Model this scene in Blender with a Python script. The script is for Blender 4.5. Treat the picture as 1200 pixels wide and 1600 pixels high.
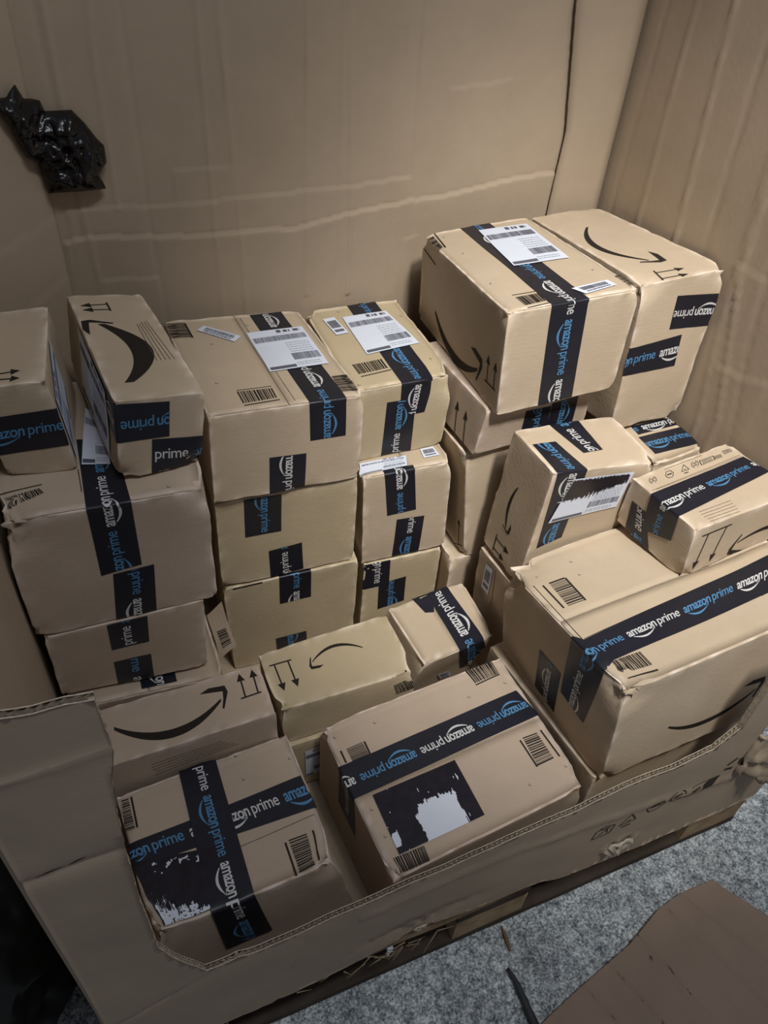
import bpy, bmesh, math, random
from mathutils import Vector, noise, geometry
for o in list(bpy.data.objects): bpy.data.objects.remove(o, do_unlink=True)
sc = bpy.context.scene
COL = sc.collection
# ------------------------------------------------------------------ camera, world, lamps, exposure
cam_d = bpy.data.cameras.new('camera'); cam = bpy.data.objects.new('camera', cam_d); COL.objects.link(cam)
CP = Vector((0.1432097, -0.3916444, 1.5071323)); CR = Vector((0.9213947, -0.3829158, 0.0663876)); CU = Vector((0.2105541, 0.6354445, 0.7428844)); CF = Vector((0.3266479, 0.6705116, -0.6661197))
cam.matrix_world = __import__('mathutils').Matrix(((CR.x, CU.x, -CF.x, CP.x), (CR.y, CU.y, -CF.y, CP.y), (CR.z, CU.z, -CF.z, CP.z), (0, 0, 0, 1)))
cam_d.sensor_fit = 'VERTICAL'; cam_d.sensor_height = 36.0; cam_d.lens = 1197.759 / 1600 * 36.0
cam_d.clip_start = .02
sc.camera = cam
w = bpy.data.worlds.new('world'); sc.world = w; w.use_nodes = True
w.node_tree.nodes['Background'].inputs[0].default_value = (.82, .86, 1.0, 1)
w.node_tree.nodes['Background'].inputs[1].default_value = .14
def area(name, loc, target, sx, sy, power, col, spread=math.pi):
    d = bpy.data.lights.new(name, 'AREA'); d.shape = 'RECTANGLE'; d.size = sx; d.size_y = sy; d.energy = power; d.color = col; d.spread = spread
    o = bpy.data.objects.new(name, d); COL.objects.link(o); o.location = loc
    o.rotation_euler = (Vector(target) - Vector(loc)).to_track_quat('-Z', 'Y').to_euler(); return o
def spot(name, loc, target, power, col, ang, blend, rad):
    d = bpy.data.lights.new(name, 'SPOT'); d.energy = power; d.color = col; d.spot_size = math.radians(ang); d.spot_blend = blend; d.shadow_soft_size = rad
    o = bpy.data.objects.new(name, d); COL.objects.link(o); o.location = loc
    o.rotation_euler = (Vector(target) - Vector(loc)).to_track_quat('-Z', 'Y').to_euler(); return o
spot('added_overhead_spot', (.70, -.75, 3.0), (1.06, .50, .75), 345, (1, .97, .91), 38, 1.0, .14)  # assumed overhead spot; soft cone edge stands in for the camera operator's penumbra
area('ceiling_tube_lamp', (.9, -.6, 3.4), (.8, .4, .4), 1.2, .25, 24, (.90, .95, 1.0))
sc.view_settings.view_transform = 'Standard'; sc.view_settings.look = 'None'
sc.view_settings.exposure = 0.0; sc.view_settings.gamma = 1.0; sc.view_settings.use_curve_mapping = False
# ------------------------------------------------------------------ measured shapes (metres; face positions as fractions of the face)
BOX = {
 'A1': {
  'c': [[0.0189, 0.5503, 0.802], [0.1112, 0.5418, 0.7984], [0.0374, 0.7509, 0.8007], [0.1296, 0.7424, 0.7992], [0.009, 0.5506, 0.9436], [0.1008, 0.542, 0.9494], [0.0279, 0.7512, 0.9444], [0.12, 0.7427, 0.9502]],
  'tape': [
    ([['F', (0.16, 0.6898), (-0.0509, 0.2635), (1.0444, 0.7043), (0.9983, 0.2974)]], ('F', (-0.1378, 0.3969), 'b', 's')),
  ],
  'marks': [
    ('arrows', 'T', [(0.3129, 0.1701), (0.3335, 0.0677), (0.6501, 0.1555), (0.6512, 0.0625)], {}),
  ],
  'lab': [
    ('R', [(0.55, 0.45), (0.05, 0.05), (0.05, 0.75), (0.55, 0.98)], 'ship'),
  ],
 },
 'A2': {
  'c': [[-0.0024, 0.4536, 0.5711], [0.2705, 0.4495, 0.5691], [0.006, 0.7785, 0.5728], [0.2782, 0.7744, 0.5721], [0.0025, 0.4563, 0.7993], [0.2745, 0.449, 0.7946], [0.0102, 0.7812, 0.7974], [0.2819, 0.7739, 0.7932]],
  'tape': [
    ([['F', (0.4015, 0.4413), (0.614, 0.4672), (0.4018, 1.0), (0.6153, 1.0)], ['T', (0.4018, 0.0), (0.6153, 0.0), (0.4064, 0.4892), (0.5949, 0.4475)]], ('F', (0.5188, 0.833), 'w', 's')),
    ([['F', (0.6759, 0.4449), (0.4607, 0.4329), (0.6483, -0.0194), (0.4264, -0.0089)]], ('F', (0.5399, 0.1695), 'w', 's')),
  ],
  'marks': [
    ('barcode', 'T', [(0.0146, 0.1519), (0.1988, 0.1819), (0.2176, 0.147), (0.013, 0.0774)], {}),
    ('line', 'T', [(0.0008, 0.1849), (0.2123, 0.2052)], {'w': 0.002}),
    ('tick', 'T', [(0.8073, 0.0448), (0.8245, 0.0497)], {}),
    ('line', 'T', [(0.3916, 0.2778), (0.3934, 0.1146)], {'w': 0.0012}),
  ],
  'lab': [
    ('T', [(0.413, 0.3011), (0.5544, 0.2738), (0.5726, 0.6108), (0.4805, 0.7415)], 'ship'),
  ],
 },
 'A3': {
  'c': [[0.1612, 0.4916, 0.8046], [0.2797, 0.5031, 0.7998], [0.1319, 0.8045, 0.8062], [0.2485, 0.8154, 0.8009], [0.175, 0.4935, 0.9318], [0.2934, 0.504, 0.9175], [0.1479, 0.8061, 0.9334], [0.2612, 0.8159, 0.9166]],
  'tape': [
    ([['F', (0.596, 0.4727), (0.5996, 0.936), (0.0, 0.4921), (0.0, 0.9697)], ['L', (1.0, 0.4921), (1.0, 0.9697), (0.35, 0.42), (0.35, 0.88)]], ('F', (0.0491, 0.661), 'b', 'e')),
    ([['F', (0.3969, 0.466), (0.3784, 0.0125), (1.0312, 0.4), (1.0414, -0.1311)]], ('F', (0.8321, 0.2306), 'w', 'e')),
  ],
  'marks': [
    ('smile', 'T', [(0.2538, 0.1418), (0.214, 0.705), (0.5832, 0.4211)], {'t': 0.24}),
    ('arrows', 'T', [(0.4634, 0.9052), (0.4634, 0.8129), (0.1128, 0.8776), (0.1163, 0.8326)], {}),
    ('lines', 'T', [(0.6979, 0.6745), (0.6841, 0.3065), (0.8342, 0.704), (0.8991, 0.3058)], {'n': 5}),
  ],
  'lab': [
    ('L', [(0.3, 0.15), (0.85, 0.1), (0.85, 0.9), (0.3, 0.95)], 'ship'),
  ],
 },
 'A4': {
  'c': [[0.0043, 0.4578, 0.4147], [0.2394, 0.4432, 0.4111], [0.0177, 0.8038, 0.4135], [0.2537, 0.7922, 0.4132], [0.0086, 0.4519, 0.5685], [0.2486, 0.4484, 0.5691], [0.0212, 0.8007, 0.5699], [0.2598, 0.7946, 0.5681]],
  'tape': [
    ([['F', (0.3774, 0.5804), (0.6203, 0.5889), (0.3763, 0.9789), (0.6293, 0.9778)]], ('F', (0.4946, 0.8968), 'w', 'e')),
    ([['F', (0.6199, 0.3821), (0.3727, 0.3807), (0.6197, -0.1708), (0.3746, -0.1639)]], ('F', (0.5048, 0.0624), 'w', 's')),
  ],
 },
 'B1': {
  'c': [[0.3033, 0.5844, 0.6441], [0.5631, 0.5872, 0.6343], [0.2967, 0.9133, 0.6419], [0.5558, 0.9167, 0.6421], [0.3077, 0.5896, 0.8161], [0.5688, 0.5907, 0.8038], [0.3015, 0.9179, 0.8079], [0.5587, 0.9199, 0.7935]],
  'tape': [
    ([['F', (0.6412, 0.5726), (0.8826, 0.5722), (0.628, 1.0), (0.8702, 1.0)], ['T', (0.628, 0.0), (0.8702, 0.0), (0.618, 0.985), (0.8631, 0.993)]], ('F', (0.7542, 0.5765), 'b', 's')),
    ([['F', (0.6156, 0.4331), (0.3696, 0.4497), (0.6103, -0.0278), (0.3677, -0.0174)]], ('F', (0.4964, 0.504), 'w', 's')),
  ],
  'marks': [
    ('barcode', 'T', [(0.2372, 0.1784), (0.4638, 0.1732), (0.4591, 0.0802), (0.2381, 0.0688)], {}),
    ('line', 'T', [(0.2384, 0.0479), (0.4646, 0.0589)], {'w': 0.0025}),
    ('line', 'T', [(0.2413, 0.1901), (0.4632, 0.1925)], {'w': 0.0015}),
    ('barcode', 'T', [(0.0015, 0.976), (0.0022, 0.7912), (0.1411, 0.7769), (0.1356, 0.9563)], {}),
    ('line', 'T', [(0.1384, 0.9503), (0.1417, 0.7745)], {'w': 0.003}),
    ('barcode', 'T', [(0.877, 0.2142), (0.8623, 0.0523), (0.9863, 0.0477), (0.9848, 0.2149)], {}),
    ('line', 'T', [(0.537, 0.9572), (0.5505, 0.0317)], {'w': 0.0008}),
    ('tick', 'T', [(0.2686, 0.8181), (0.2924, 0.8222)], {}),
    ('tick', 'T', [(0.2376, 0.6793), (0.2606, 0.683)], {}),
    ('tick', 'T', [(0.1401, 0.2719), (0.1611, 0.2744)], {}),
    ('tick', 'T', [(0.5537, 0.8618), (0.5788, 0.8662)], {}),
  ],
  'lab': [
    ('T', [(0.5069, 0.3218), (0.9216, 0.3438), (0.9294, 0.7867), (0.5143, 0.7683)], 'ship'),
    ('T', [(0.1924, 0.8454), (0.4005, 0.6827), (0.4668, 0.7384), (0.2537, 0.8949)], 'small'),
  ],
 },
 'B2': {
  'c': [[0.304, 0.6044, 0.416], [0.566, 0.5964, 0.4169], [0.3143, 0.9038, 0.4243], [0.5755, 0.8955, 0.4279], [0.3057, 0.599, 0.6312], [0.5646, 0.5908, 0.6311], [0.3151, 0.8986, 0.6381], [0.5747, 0.8902, 0.638]],
  'tape': [
    ([['F', (0.4516, 0.975), (0.1945, 0.9893), (0.4449, 0.5546), (0.1892, 0.563)]], ('F', (0.3056, 0.5838), 'b', 'e')),
    ([['F', (0.3583, 0.0022), (0.6067, 0.0216), (0.3507, 0.3419), (0.5947, 0.3622)]], ('F', (0.4768, 0.2877), 'w', 'e')),
  ],
 },
 'B3': {
  'c': [[0.314, 0.6161, 0.1433], [0.579, 0.6025, 0.1457], [0.3255, 0.9075, 0.1529], [0.5908, 0.8947, 0.156], [0.3049, 0.6048, 0.4099], [0.5751, 0.5914, 0.4133], [0.3188, 0.8971, 0.4206], [0.5872, 0.8844, 0.4242]],
  'tape': [
    ([['T', (0.6385, 0.0601), (0.4071, 0.0508), (0.6399, 0.0), (0.4039, 0.0)], ['F', (0.6399, 1.0), (0.4039, 1.0), (0.6393, 0.7008), (0.3983, 0.6972)]], ('F', (0.5014, 0.8052), 'w', 's')),
    ([['F', (0.3559, -0.0591), (0.607, -0.0345), (0.3487, 0.2768), (0.5955, 0.2943)]], ('F', (0.4754, 0.1607), 'b', 's')),
  ],
  'marks': [
    ('line', 'F', [(0.0638, 0.9852), (0.2812, 0.9898)], {'w': 0.004}),
  ],
 },
 'B5': {
  'c': [[0.5725, 0.6559, 0.6127], [0.764, 0.6551, 0.6141], [0.5775, 0.943, 0.6194], [0.771, 0.9408, 0.6201], [0.5742, 0.6506, 0.7717], [0.7691, 0.6489, 0.7743], [0.5767, 0.9392, 0.7795], [0.7742, 0.9354, 0.7808]],
  'tape': [
    ([['T', (0.7631, 1.0214), (0.4523, 1.0204), (0.7836, 0.0), (0.4557, 0.0)], ['F', (0.7836, 1.0), (0.4557, 1.0), (0.738, 0.5542), (0.4796, 0.562)]], ('T', (0.6225, 0.3771), 'b', 's')),
    ([['F', (0.3332, -0.0035), (0.6568, -0.0289), (0.3315, 0.7871), (0.6241, 0.7756)]], ('F', (0.4746, 0.3134), 'w', 'e')),
  ],
  'marks': [
    ('barcode', 'T', [(0.1277, 0.2823), (0.4366, 0.2962), (0.4395, 0.1881), (0.136, 0.171)], {}),
    ('line', 'T', [(0.1383, 0.1413), (0.4475, 0.1616)], {'w': 0.0025}),
    ('barcode', 'T', [(1.0495, 0.3779), (1.0421, 0.1838), (1.1117, 0.1861), (1.1096, 0.3749)], {}),
    ('line', 'T', [(1.014, 0.3763), (1.0147, 0.1733)], {'w': 0.0025}),
    ('barcode', 'T', [(-0.0125, 0.9873), (-0.0367, 0.8502), (-0.0155, 0.8118), (0.0245, 0.9809)], {}),
    ('tick', 'T', [(0.3187, 0.9208), (0.3542, 0.9237)], {}),
    ('tick', 'T', [(0.0657, 0.0552), (0.097, 0.0561)], {}),
    ('tick', 'T', [(0.9085, 0.7619), (0.9452, 0.7645)], {}),
    ('tick', 'T', [(0.8721, 0.2013), (0.9064, 0.2025)], {}),
  ],
  'lab': [
    ('T', [(0.3209, 0.3638), (0.8814, 0.3933), (0.7995, 0.8575), (0.3235, 0.8418)], 'ship'),
    ('T', [(0.1567, 0.6367), (0.2899, 0.6458), (0.2467, 0.8616), (0.1226, 0.8517)], 'small'),
  ],
 },
 'B6': {
  'c': [[0.5886, 0.6047, 0.3874], [0.772, 0.5969, 0.3891], [0.5981, 0.9051, 0.3892], [0.7814, 0.8973, 0.3874], [0.5818, 0.607, 0.6094], [0.7618, 0.6001, 0.6118], [0.5947, 0.9063, 0.6087], [0.7746, 0.8995, 0.611]],
  'tape': [
    ([['F', (0.2801, 0.5312), (0.6139, 0.5384), (0.232, 1.0), (0.5677, 1.0)], ['T', (0.232, 0.0), (0.5677, 0.0), (0.2327, 0.0365), (0.5692, 0.0361)]], ('F', (0.4627, 0.8186), 'w', 's')),
    ([['F', (0.7192, 0.4444), (0.3941, 0.4628), (0.6763, -0.025), (0.3544, -0.0123)]], ('F', (0.5204, 0.227), 'b', 's')),
  ],
  'lab': [
    ('T', [(-0.0233, 0.0302), (0.5031, 0.0345), (0.5534, 0.1342), (0.0374, 0.1377)], 'ship'),
    ('T', [(0.721, 0.0769), (0.9075, 0.0783), (0.8916, 0.1725), (0.7404, 0.1708)], 'small'),
  ],
 },
 'B7': {
  'c': [[0.5925, 0.602, 0.146], [0.7662, 0.5975, 0.1443], [0.5981, 0.8811, 0.1467], [0.7723, 0.8774, 0.146], [0.5928, 0.6006, 0.3838], [0.7665, 0.5961, 0.3821], [0.599, 0.8805, 0.3855], [0.7726, 0.876, 0.3838]],
  'tape': [
    ([['F', (0.3304, 1.0025), (-0.0094, 1.0093), (0.349, 0.6827), (-0.0067, 0.6907)]], ('F', (0.1598, 0.7354), 'w', 'e')),
    ([['F', (0.2234, 0.3762), (0.5797, 0.4099), (0.2116, 0.7149), (0.5678, 0.7384)]], ('F', (0.4452, 0.7278), 'b', 'e')),
  ],
 },
 'C1': {
  'c': [[0.0264, 0.3087, 0.1439], [0.3266, 0.3099, 0.1491], [0.0264, 0.4207, 0.1438], [0.3271, 0.4197, 0.1476], [0.0223, 0.3099, 0.4052], [0.3224, 0.3111, 0.4105], [0.0227, 0.4197, 0.4037], [0.3234, 0.4187, 0.4075]],
  'marks': [
    ('smile', 'T', [(0.1675, 0.6002), (0.7584, 0.5811), (0.4684, 0.2143)], {'t': 0.13}),
    ('arrows', 'T', [(0.8425, 0.4418), (0.9607, 0.4587), (0.872, 0.9184), (0.9479, 0.9307)], {}),
    ('lines', 'F', [(0.3019, 0.8762), (0.6892, 0.8848), (0.3058, 0.752), (0.772, 0.7987)], {'n': 5, 'red': 1}),
  ],
 },
 'C2': {
  'c': [[0.339, 0.32, 0.2946], [0.5832, 0.3193, 0.3019], [0.3346, 0.4524, 0.2971], [0.5812, 0.4539, 0.302], [0.3289, 0.3234, 0.3933], [0.5793, 0.3177, 0.3987], [0.3295, 0.4516, 0.3895], [0.5776, 0.4556, 0.4008]],
  'marks': [
    ('arrows', 'T', [(0.048, 0.7515), (0.2086, 0.7433), (0.0867, 0.2848), (0.1838, 0.2863)], {}),
    ('smile', 'T', [(0.7236, 0.583), (0.3291, 0.5813), (0.5358, 0.7501)], {'t': 0.09}),
    ('barcode', 'F', [(0.8348, 0.7391), (1.026, 0.7849), (1.0665, 0.4607), (0.8626, 0.4113)], {}),
    ('line', 'T', [(0.8156, -0.0076), (0.9831, 0.0109)], {'w': 0.003}),
  ],
 },
 'C4': {
  'c': [[0.5792, 0.3958, 0.142], [0.7525, 0.429, 0.142], [0.5578, 0.5218, 0.142], [0.7366, 0.5545, 0.142], [0.6168, 0.3502, 0.3556], [0.7878, 0.3841, 0.3307], [0.593, 0.4767, 0.3847], [0.7752, 0.5095, 0.3646]],
  'tape': [
    ([['F', (0.8191, 0.4306), (1.2931, 0.3142), (0.4766, 1.0), (0.8474, 1.0)], ['T', (0.4766, 0.0), (0.8474, 0.0), (0.5109, 0.9922), (0.7724, 1.0527)]], ('T', (0.6426, 0.1776), 'w', 's')),
    ([['T', (0.3063, 1.0266), (0.361, 0.7373), (0.6263, 1.0781), (0.4627, 0.6963)]], None),
  ],
  'lab': [
    ('F', [(0.5264, 0.4186), (0.71, 0.3682), (0.5803, 0.5505), (0.393, 0.6044)], 'small'),
  ],
 },
 'R1': {
  'c': [[0.788, 0.5262, 0.7622], [1.0238, 0.5221, 0.7781], [0.8044, 0.8864, 0.7628], [1.0375, 0.8783, 0.7616], [0.7793, 0.5351, 0.9508], [1.0217, 0.5237, 0.9668], [0.7974, 0.8894, 0.9326], [1.0239, 0.8886, 0.9476]],
  'tape': [
    ([['T', (0.6224, 1.0029), (0.3424, 1.0113), (0.5924, 0.0), (0.3171, 0.0)], ['F', (0.5924, 1.0), (0.3171, 1.0), (0.6355, 0.0111), (0.3461, 0.0021)]], ('F', (0.4702, 0.8443), 'b', 's')),
  ],
  'marks': [
    ('barcode', 'T', [(0.1519, 0.1325), (0.337, 0.1334), (0.3254, 0.0503), (0.1557, 0.0399)], {}),
    ('line', 'T', [(0.1494, 0.014), (0.3217, 0.0232)], {'w': 0.0025}),
    ('line', 'T', [(0.1457, 0.1558), (0.3198, 0.1541)], {'w': 0.002}),
    ('barcode', 'T', [(-0.0172, 0.9459), (-0.0473, 0.7676), (0.0442, 0.7965), (0.0631, 0.9618)], {}),
    ('line', 'T', [(0.0951, 0.992), (0.063, 0.7911)], {'w': 0.003}),
    ('line', 'L', [(0.0279, 0.8674), (0.1915, 0.8175)], {'w': 0.003}),
    ('barcode', 'T', [(0.9572, 0.163), (0.9639, 0.0466), (1.0201, 0.0466), (1.0257, 0.1681)], {}),
    ('smile', 'L', [(0.223, 0.3058), (0.7859, 0.2493), (0.4166, 0.0674)], {'t': 0.14}),
    ('arrows', 'L', [(0.8464, 0.2078), (0.9597, 0.2215), (0.8643, 0.486), (0.941, 0.4908)], {}),
    ('tick', 'T', [(0.1304, 0.9231), (0.1435, 0.9)], {}),
    ('tick', 'T', [(0.0865, 0.3061), (0.0979, 0.2877)], {}),
    ('tick', 'T', [(0.1315, 0.6814), (0.1439, 0.6602)], {}),
    ('tick', 'T', [(0.8652, 0.2592), (0.8735, 0.2409)], {}),
    ('tick', 'T', [(0.9887, 0.6807), (0.9974, 0.6593)], {}),
  ],
  'lab': [
    ('T', [(0.377, 0.4333), (0.8271, 0.4154), (0.8921, 0.8983), (0.4545, 0.9189)], 'ship'),
    ('T', [(0.6044, 0.037), (0.874, 0.0676), (0.8586, 0.1276), (0.5588, 0.1104)], 'small'),
  ],
 },
 'R2': {
  'c': [[1.0534, 0.5259, 0.672], [1.2213, 0.5337, 0.6713], [1.0398, 0.8797, 0.6668], [1.2086, 0.8885, 0.6661], [1.0445, 0.5409, 0.9634], [1.2231, 0.5445, 0.9737], [1.0362, 0.8935, 0.9452], [1.2005, 0.9062, 0.9485]],
  'tape': [
    ([['F', (1.0478, 0.6352), (1.0201, 0.8427), (0.4645, 0.6732), (0.4411, 0.8899)]], ('F', (0.4499, 0.7809), 'w', 'e')),
    ([['F', (-0.0492, 0.5999), (-0.0467, 0.4123), (0.6625, 0.6171), (0.6899, 0.4037)]], ('F', (0.4232, 0.5142), 'w', 's')),
  ],
  'marks': [
    ('smile', 'T', [(0.4441, 0.7528), (0.4468, 0.2106), (0.16, 0.3843)], {'t': 0.1}),
    ('arrows', 'T', [(0.286, 0.1193), (0.2338, 0.0151), (0.6043, 0.0857), (0.5459, 0.0222)], {}),
  ],
 },
 'R3': {
  'c': [[0.8073, 0.3846, 0.4669], [1.0207, 0.3808, 0.469], [0.8089, 0.5189, 0.4661], [1.0223, 0.5174, 0.4667], [0.8263, 0.3866, 0.7328], [1.0394, 0.3798, 0.7122], [0.8265, 0.5191, 0.729], [1.0412, 0.5188, 0.7166]],
  'tape': [
    ([['T', (0.4118, 0.3278), (0.6091, 0.3458), (0.3403, 1.0287), (0.6381, 1.0305)]], ('T', (0.4746, 0.8447), 'w', 'e')),
    ([['T', (0.2625, 0.6324), (0.0427, 0.6357), (0.3092, 0.0), (0.0343, 0.0)], ['F', (0.3092, 1.0), (0.0343, 1.0), (0.3114, 0.4049), (0.08, 0.351)]], ('T', (0.1575, 0.0392), 'b', 'e')),
  ],
  'marks': [
    ('smile', 'L', [(0.4187, 0.6663), (0.4362, 0.2901), (0.3493, 0.4794)], {'t': 0.1}),
    ('arrows', 'L', [(0.2776, 0.1767), (0.2944, 0.0314), (0.643, 0.1494), (0.5806, 0.0568)], {}),
  ],
  'lab': [
    ('F', [(0.106, 0.5776), (0.7621, 0.6181), (0.7974, 0.9362), (0.21, 0.9371)], 'ship_smudge'),
  ],
 },
 'R4': {
  'c': [[0.7839, 0.0317, 0.3705], [1.2203, 0.0362, 0.4079], [0.7842, 0.3475, 0.3285], [1.2209, 0.3534, 0.3668], [0.7732, 0.0513, 0.5953], [1.2052, 0.0604, 0.6319], [0.7614, 0.3746, 0.5486], [1.1984, 0.382, 0.5878]],
  'tape': [
    ([['L', (0.596, 0.3954), (0.7999, 0.3601), (0.6051, 1.0), (0.8555, 1.0)], ['T', (0.0, 0.3949), (0.0, 0.1445), (0.0255, 0.3502), (0.0529, 0.1785)], ['T', (0.0255, 0.3502), (0.0529, 0.1785), (0.9846, 0.4243), (0.8163, 0.2049)]], ('T', (0.173, 0.2433), 'w', 's')),
    ([['L', (0.5774, 0.5737), (0.3823, 0.5657), (0.5639, 0.0888), (0.3666, 0.109)]], ('L', (0.4937, 0.4772), 'w', 's')),
  ],
  'marks': [
    ('barcode', 'T', [(0.089, 0.7651), (0.0793, 0.5742), (0.1519, 0.571), (0.1598, 0.7661)], {}),
    ('line', 'T', [(0.0613, 0.7622), (0.0588, 0.5728)], {'w': 0.003}),
    ('line', 'T', [(0.1626, 0.7601), (0.1539, 0.5695)], {'w': 0.003}),
    ('barcode', 'T', [(0.0415, 0.1774), (0.1605, 0.1681), (0.1588, 0.0793), (0.0402, 0.0905)], {}),
    ('line', 'T', [(0.044, 0.0558), (0.1587, 0.0443)], {'w': 0.003}),
    ('line', 'T', [(0.0293, 0.785), (0.0216, 0.3529)], {'w': 0.0012}),
    ('line', 'T', [(0.0274, 0.3537), (0.9124, 0.4157)], {'w': 0.001}),
    ('smile', 'F', [(0.2618, 0.3548), (0.692, 0.3599), (0.4807, 0.1974)], {'t': 0.09}),
    ('tick', 'T', [(0.2356, 0.848), (0.2511, 0.8489)], {}),
    ('tick', 'T', [(0.0628, 0.8416), (0.0779, 0.8424)], {}),
    ('tick', 'T', [(0.218, 0.7418), (0.2333, 0.7425)], {}),
    ('tick', 'T', [(0.7363, 0.2021), (0.7517, 0.2019)], {}),
  ],
 },
 'R5': {
  'c': [[1.0021, 0.2124, 0.5928], [1.2285, 0.229, 0.6147], [0.9894, 0.378, 0.59], [1.2174, 0.3906, 0.598], [0.9973, 0.22, 0.7019], [1.224, 0.2342, 0.7102], [0.9881, 0.3735, 0.6925], [1.2137, 0.3936, 0.7049]],
  'tape': [
    ([['L', (0.3604, 0.2731), (0.7564, 0.5098), (0.3208, 1.0), (0.7508, 1.0)], ['T', (0.0, 0.6792), (0.0, 0.2492), (0.9631, 0.7161), (1.0088, 0.3885)]], ('T', (-0.0499, 0.4078), 'w', 's')),
    ([['L', (0.3419, 0.6142), (0.1118, 0.613), (0.5459, -0.0231), (0.1619, -0.0437)]], ('L', (0.3719, 0.2289), 'w', 'e')),
  ],
  'marks': [
    ('arrows', 'F', [(0.0833, 0.821), (0.3704, 0.8302), (0.1055, 0.1129), (0.2666, 0.1186)], {}),
    ('smile', 'F', [(1.1892, -0.1556), (0.4889, 0.2678), (0.7412, 0.4169)], {'t': 0.08}),
    ('line', 'T', [(0.0239, 0.7222), (0.9592, 0.7585)], {'w': 0.0008}),
    ('line', 'T', [(0.0687, 0.7135), (0.9557, 0.7345)], {'w': 0.0006}),
    ('lines', 'T', [(0.1508, 0.2137), (0.4735, 0.2094), (0.1614, 0.0444), (0.439, 0.0342)], {'n': 5}),
    ('icon', 'T', [(0.1229, 0.865), (0.1784, 0.8616), (0.1533, 0.9467)], {'shape': 'round'}),
    ('icon', 'T', [(0.286, 0.8582), (0.3425, 0.8548), (0.3177, 0.9397)], {'shape': 'hex'}),
    ('icon', 'T', [(0.4433, 0.858), (0.5008, 0.8546), (0.4764, 0.9395)], {'shape': 'tri'}),
    ('icon', 'T', [(0.5556, 0.8668), (0.6139, 0.8634), (0.5897, 0.9483)], {'shape': 'round'}),
    ('frame', 'T', [(0.5886, 0.8158), (0.7421, 0.8223), (0.7608, 0.8888), (0.6124, 0.8912)], {}),
    ('block', 'T', [(0.7376, 0.8256), (0.8168, 0.8211), (0.8342, 0.8753), (0.7546, 0.8799)], {}),
    ('frame', 'T', [(0.8555, 0.8465), (0.9422, 0.8508), (0.9493, 0.8997), (0.8685, 0.9043)], {}),
    ('lines', 'T', [(0.2856, 0.951), (0.6895, 0.9549), (0.2856, 0.951), (0.6895, 0.9549)], {'n': 1}),
    ('lines', 'T', [(0.4208, 1.0085), (0.5865, 1.0048), (0.4208, 1.0085), (0.5865, 1.0048)], {'n': 1}),
  ],
 },
 'R7': {
  'c': [[0.7744, 0.5542, 0.6592], [1.0121, 0.5575, 0.673], [0.7683, 0.7961, 0.6583], [1.0056, 0.8007, 0.6598], [0.783, 0.5465, 0.7612], [1.0144, 0.5553, 0.7551], [0.7735, 0.7921, 0.7619], [1.0075, 0.7998, 0.7568]],
  'tape': [
    ([['F', (0.6037, 0.8016), (0.3708, 0.8055), (0.6307, 0.1623), (0.39, 0.2047)]], ('F', (0.5444, 0.0924), 'b', 'e')),
    ([['F', (0.6307, 0.1623), (0.8775, 0.115), (0.6077, 0.8628), (0.8515, 0.9266)]], ('F', (0.7771, 0.2431), 'b', 's')),
  ],
  'marks': [
    ('arrows', 'L', [(0.6517, -0.0345), (0.8871, -0.0444), (0.6348, 0.6386), (0.7644, 0.6264)], {}),
  ],
 },
 'R9': {
  'c': [[0.7955, 0.5528, 0.3855], [0.9933, 0.5528, 0.4015], [0.7946, 0.7544, 0.3895], [0.9923, 0.7545, 0.3911], [0.7684, 0.5679, 0.6495], [0.9685, 0.5667, 0.6655], [0.7698, 0.7683, 0.6391], [0.9699, 0.767, 0.6552]],
  'marks': [
    ('arrow1', 'L', [(0.793, 0.0124), (0.966, 0.1074), (0.8835, 0.3335)], {}),
    ('barcode', 'T', [(0.0822, 0.0064), (0.3461, -0.0247), (0.3494, 0.0183), (0.0843, 0.0492)], {}),
  ],
 },
 'R10': {
  'c': [[0.7705, 0.5564, 0.1452], [0.9708, 0.5553, 0.1463], [0.7722, 0.7569, 0.1457], [0.972, 0.7558, 0.1465], [0.7689, 0.5561, 0.3853], [0.9693, 0.555, 0.3864], [0.7706, 0.7566, 0.3859], [0.971, 0.7555, 0.387]],
 },
 'R11': {
  'c': [[0.8256, 0.382, 0.1444], [0.9747, 0.3935, 0.1508], [0.8155, 0.5091, 0.143], [0.965, 0.5207, 0.1483], [0.8115, 0.387, 0.4559], [0.9609, 0.3986, 0.4625], [0.8014, 0.5142, 0.4533], [0.9509, 0.5257, 0.4598]],
  'marks': [
    ('line', 'L', [(0.4835, 0.9735), (0.5049, 0.6443)], {'w': 0.0012}),
  ],
  'lab': [
    ('L', [(0.2085, 0.7125), (0.3996, 0.7067), (0.4241, 0.9506), (0.2429, 0.9413)], 'small'),
  ],
 },
 'R8': {
  'c': [[1.0916, 0.4235, 0.5295], [1.2233, 0.4411, 0.5295], [1.0559, 0.7192, 0.5295], [1.1892, 0.7352, 0.5297], [1.0917, 0.4216, 0.6592], [1.2216, 0.4409, 0.6585], [1.0559, 0.7174, 0.6616], [1.1876, 0.735, 0.6615]],
  'tape': [
    ([['T', (0.2846, 0.3743), (0.2441, 0.2828), (1.1253, 0.3308), (1.0585, 0.2483)]], ('T', (0.4021, 0.2886), 'w', 's')),
    ([['T', (0.1985, 0.262), (0.148, 0.0818), (1.0366, 0.2213), (1.0646, 0.0315)]], ('T', (0.155, 0.1598), 'b', 's')),
  ],
 },
 'D': {
  'c': [[0.4128, 0.0225, 0.143], [0.7708, 0.0464, 0.1451], [0.3952, 0.2995, 0.1485], [0.7549, 0.3212, 0.154], [0.4102, 0.0153, 0.3478], [0.7673, 0.0405, 0.3535], [0.3923, 0.2934, 0.3572], [0.7531, 0.3143, 0.3627]],
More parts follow.
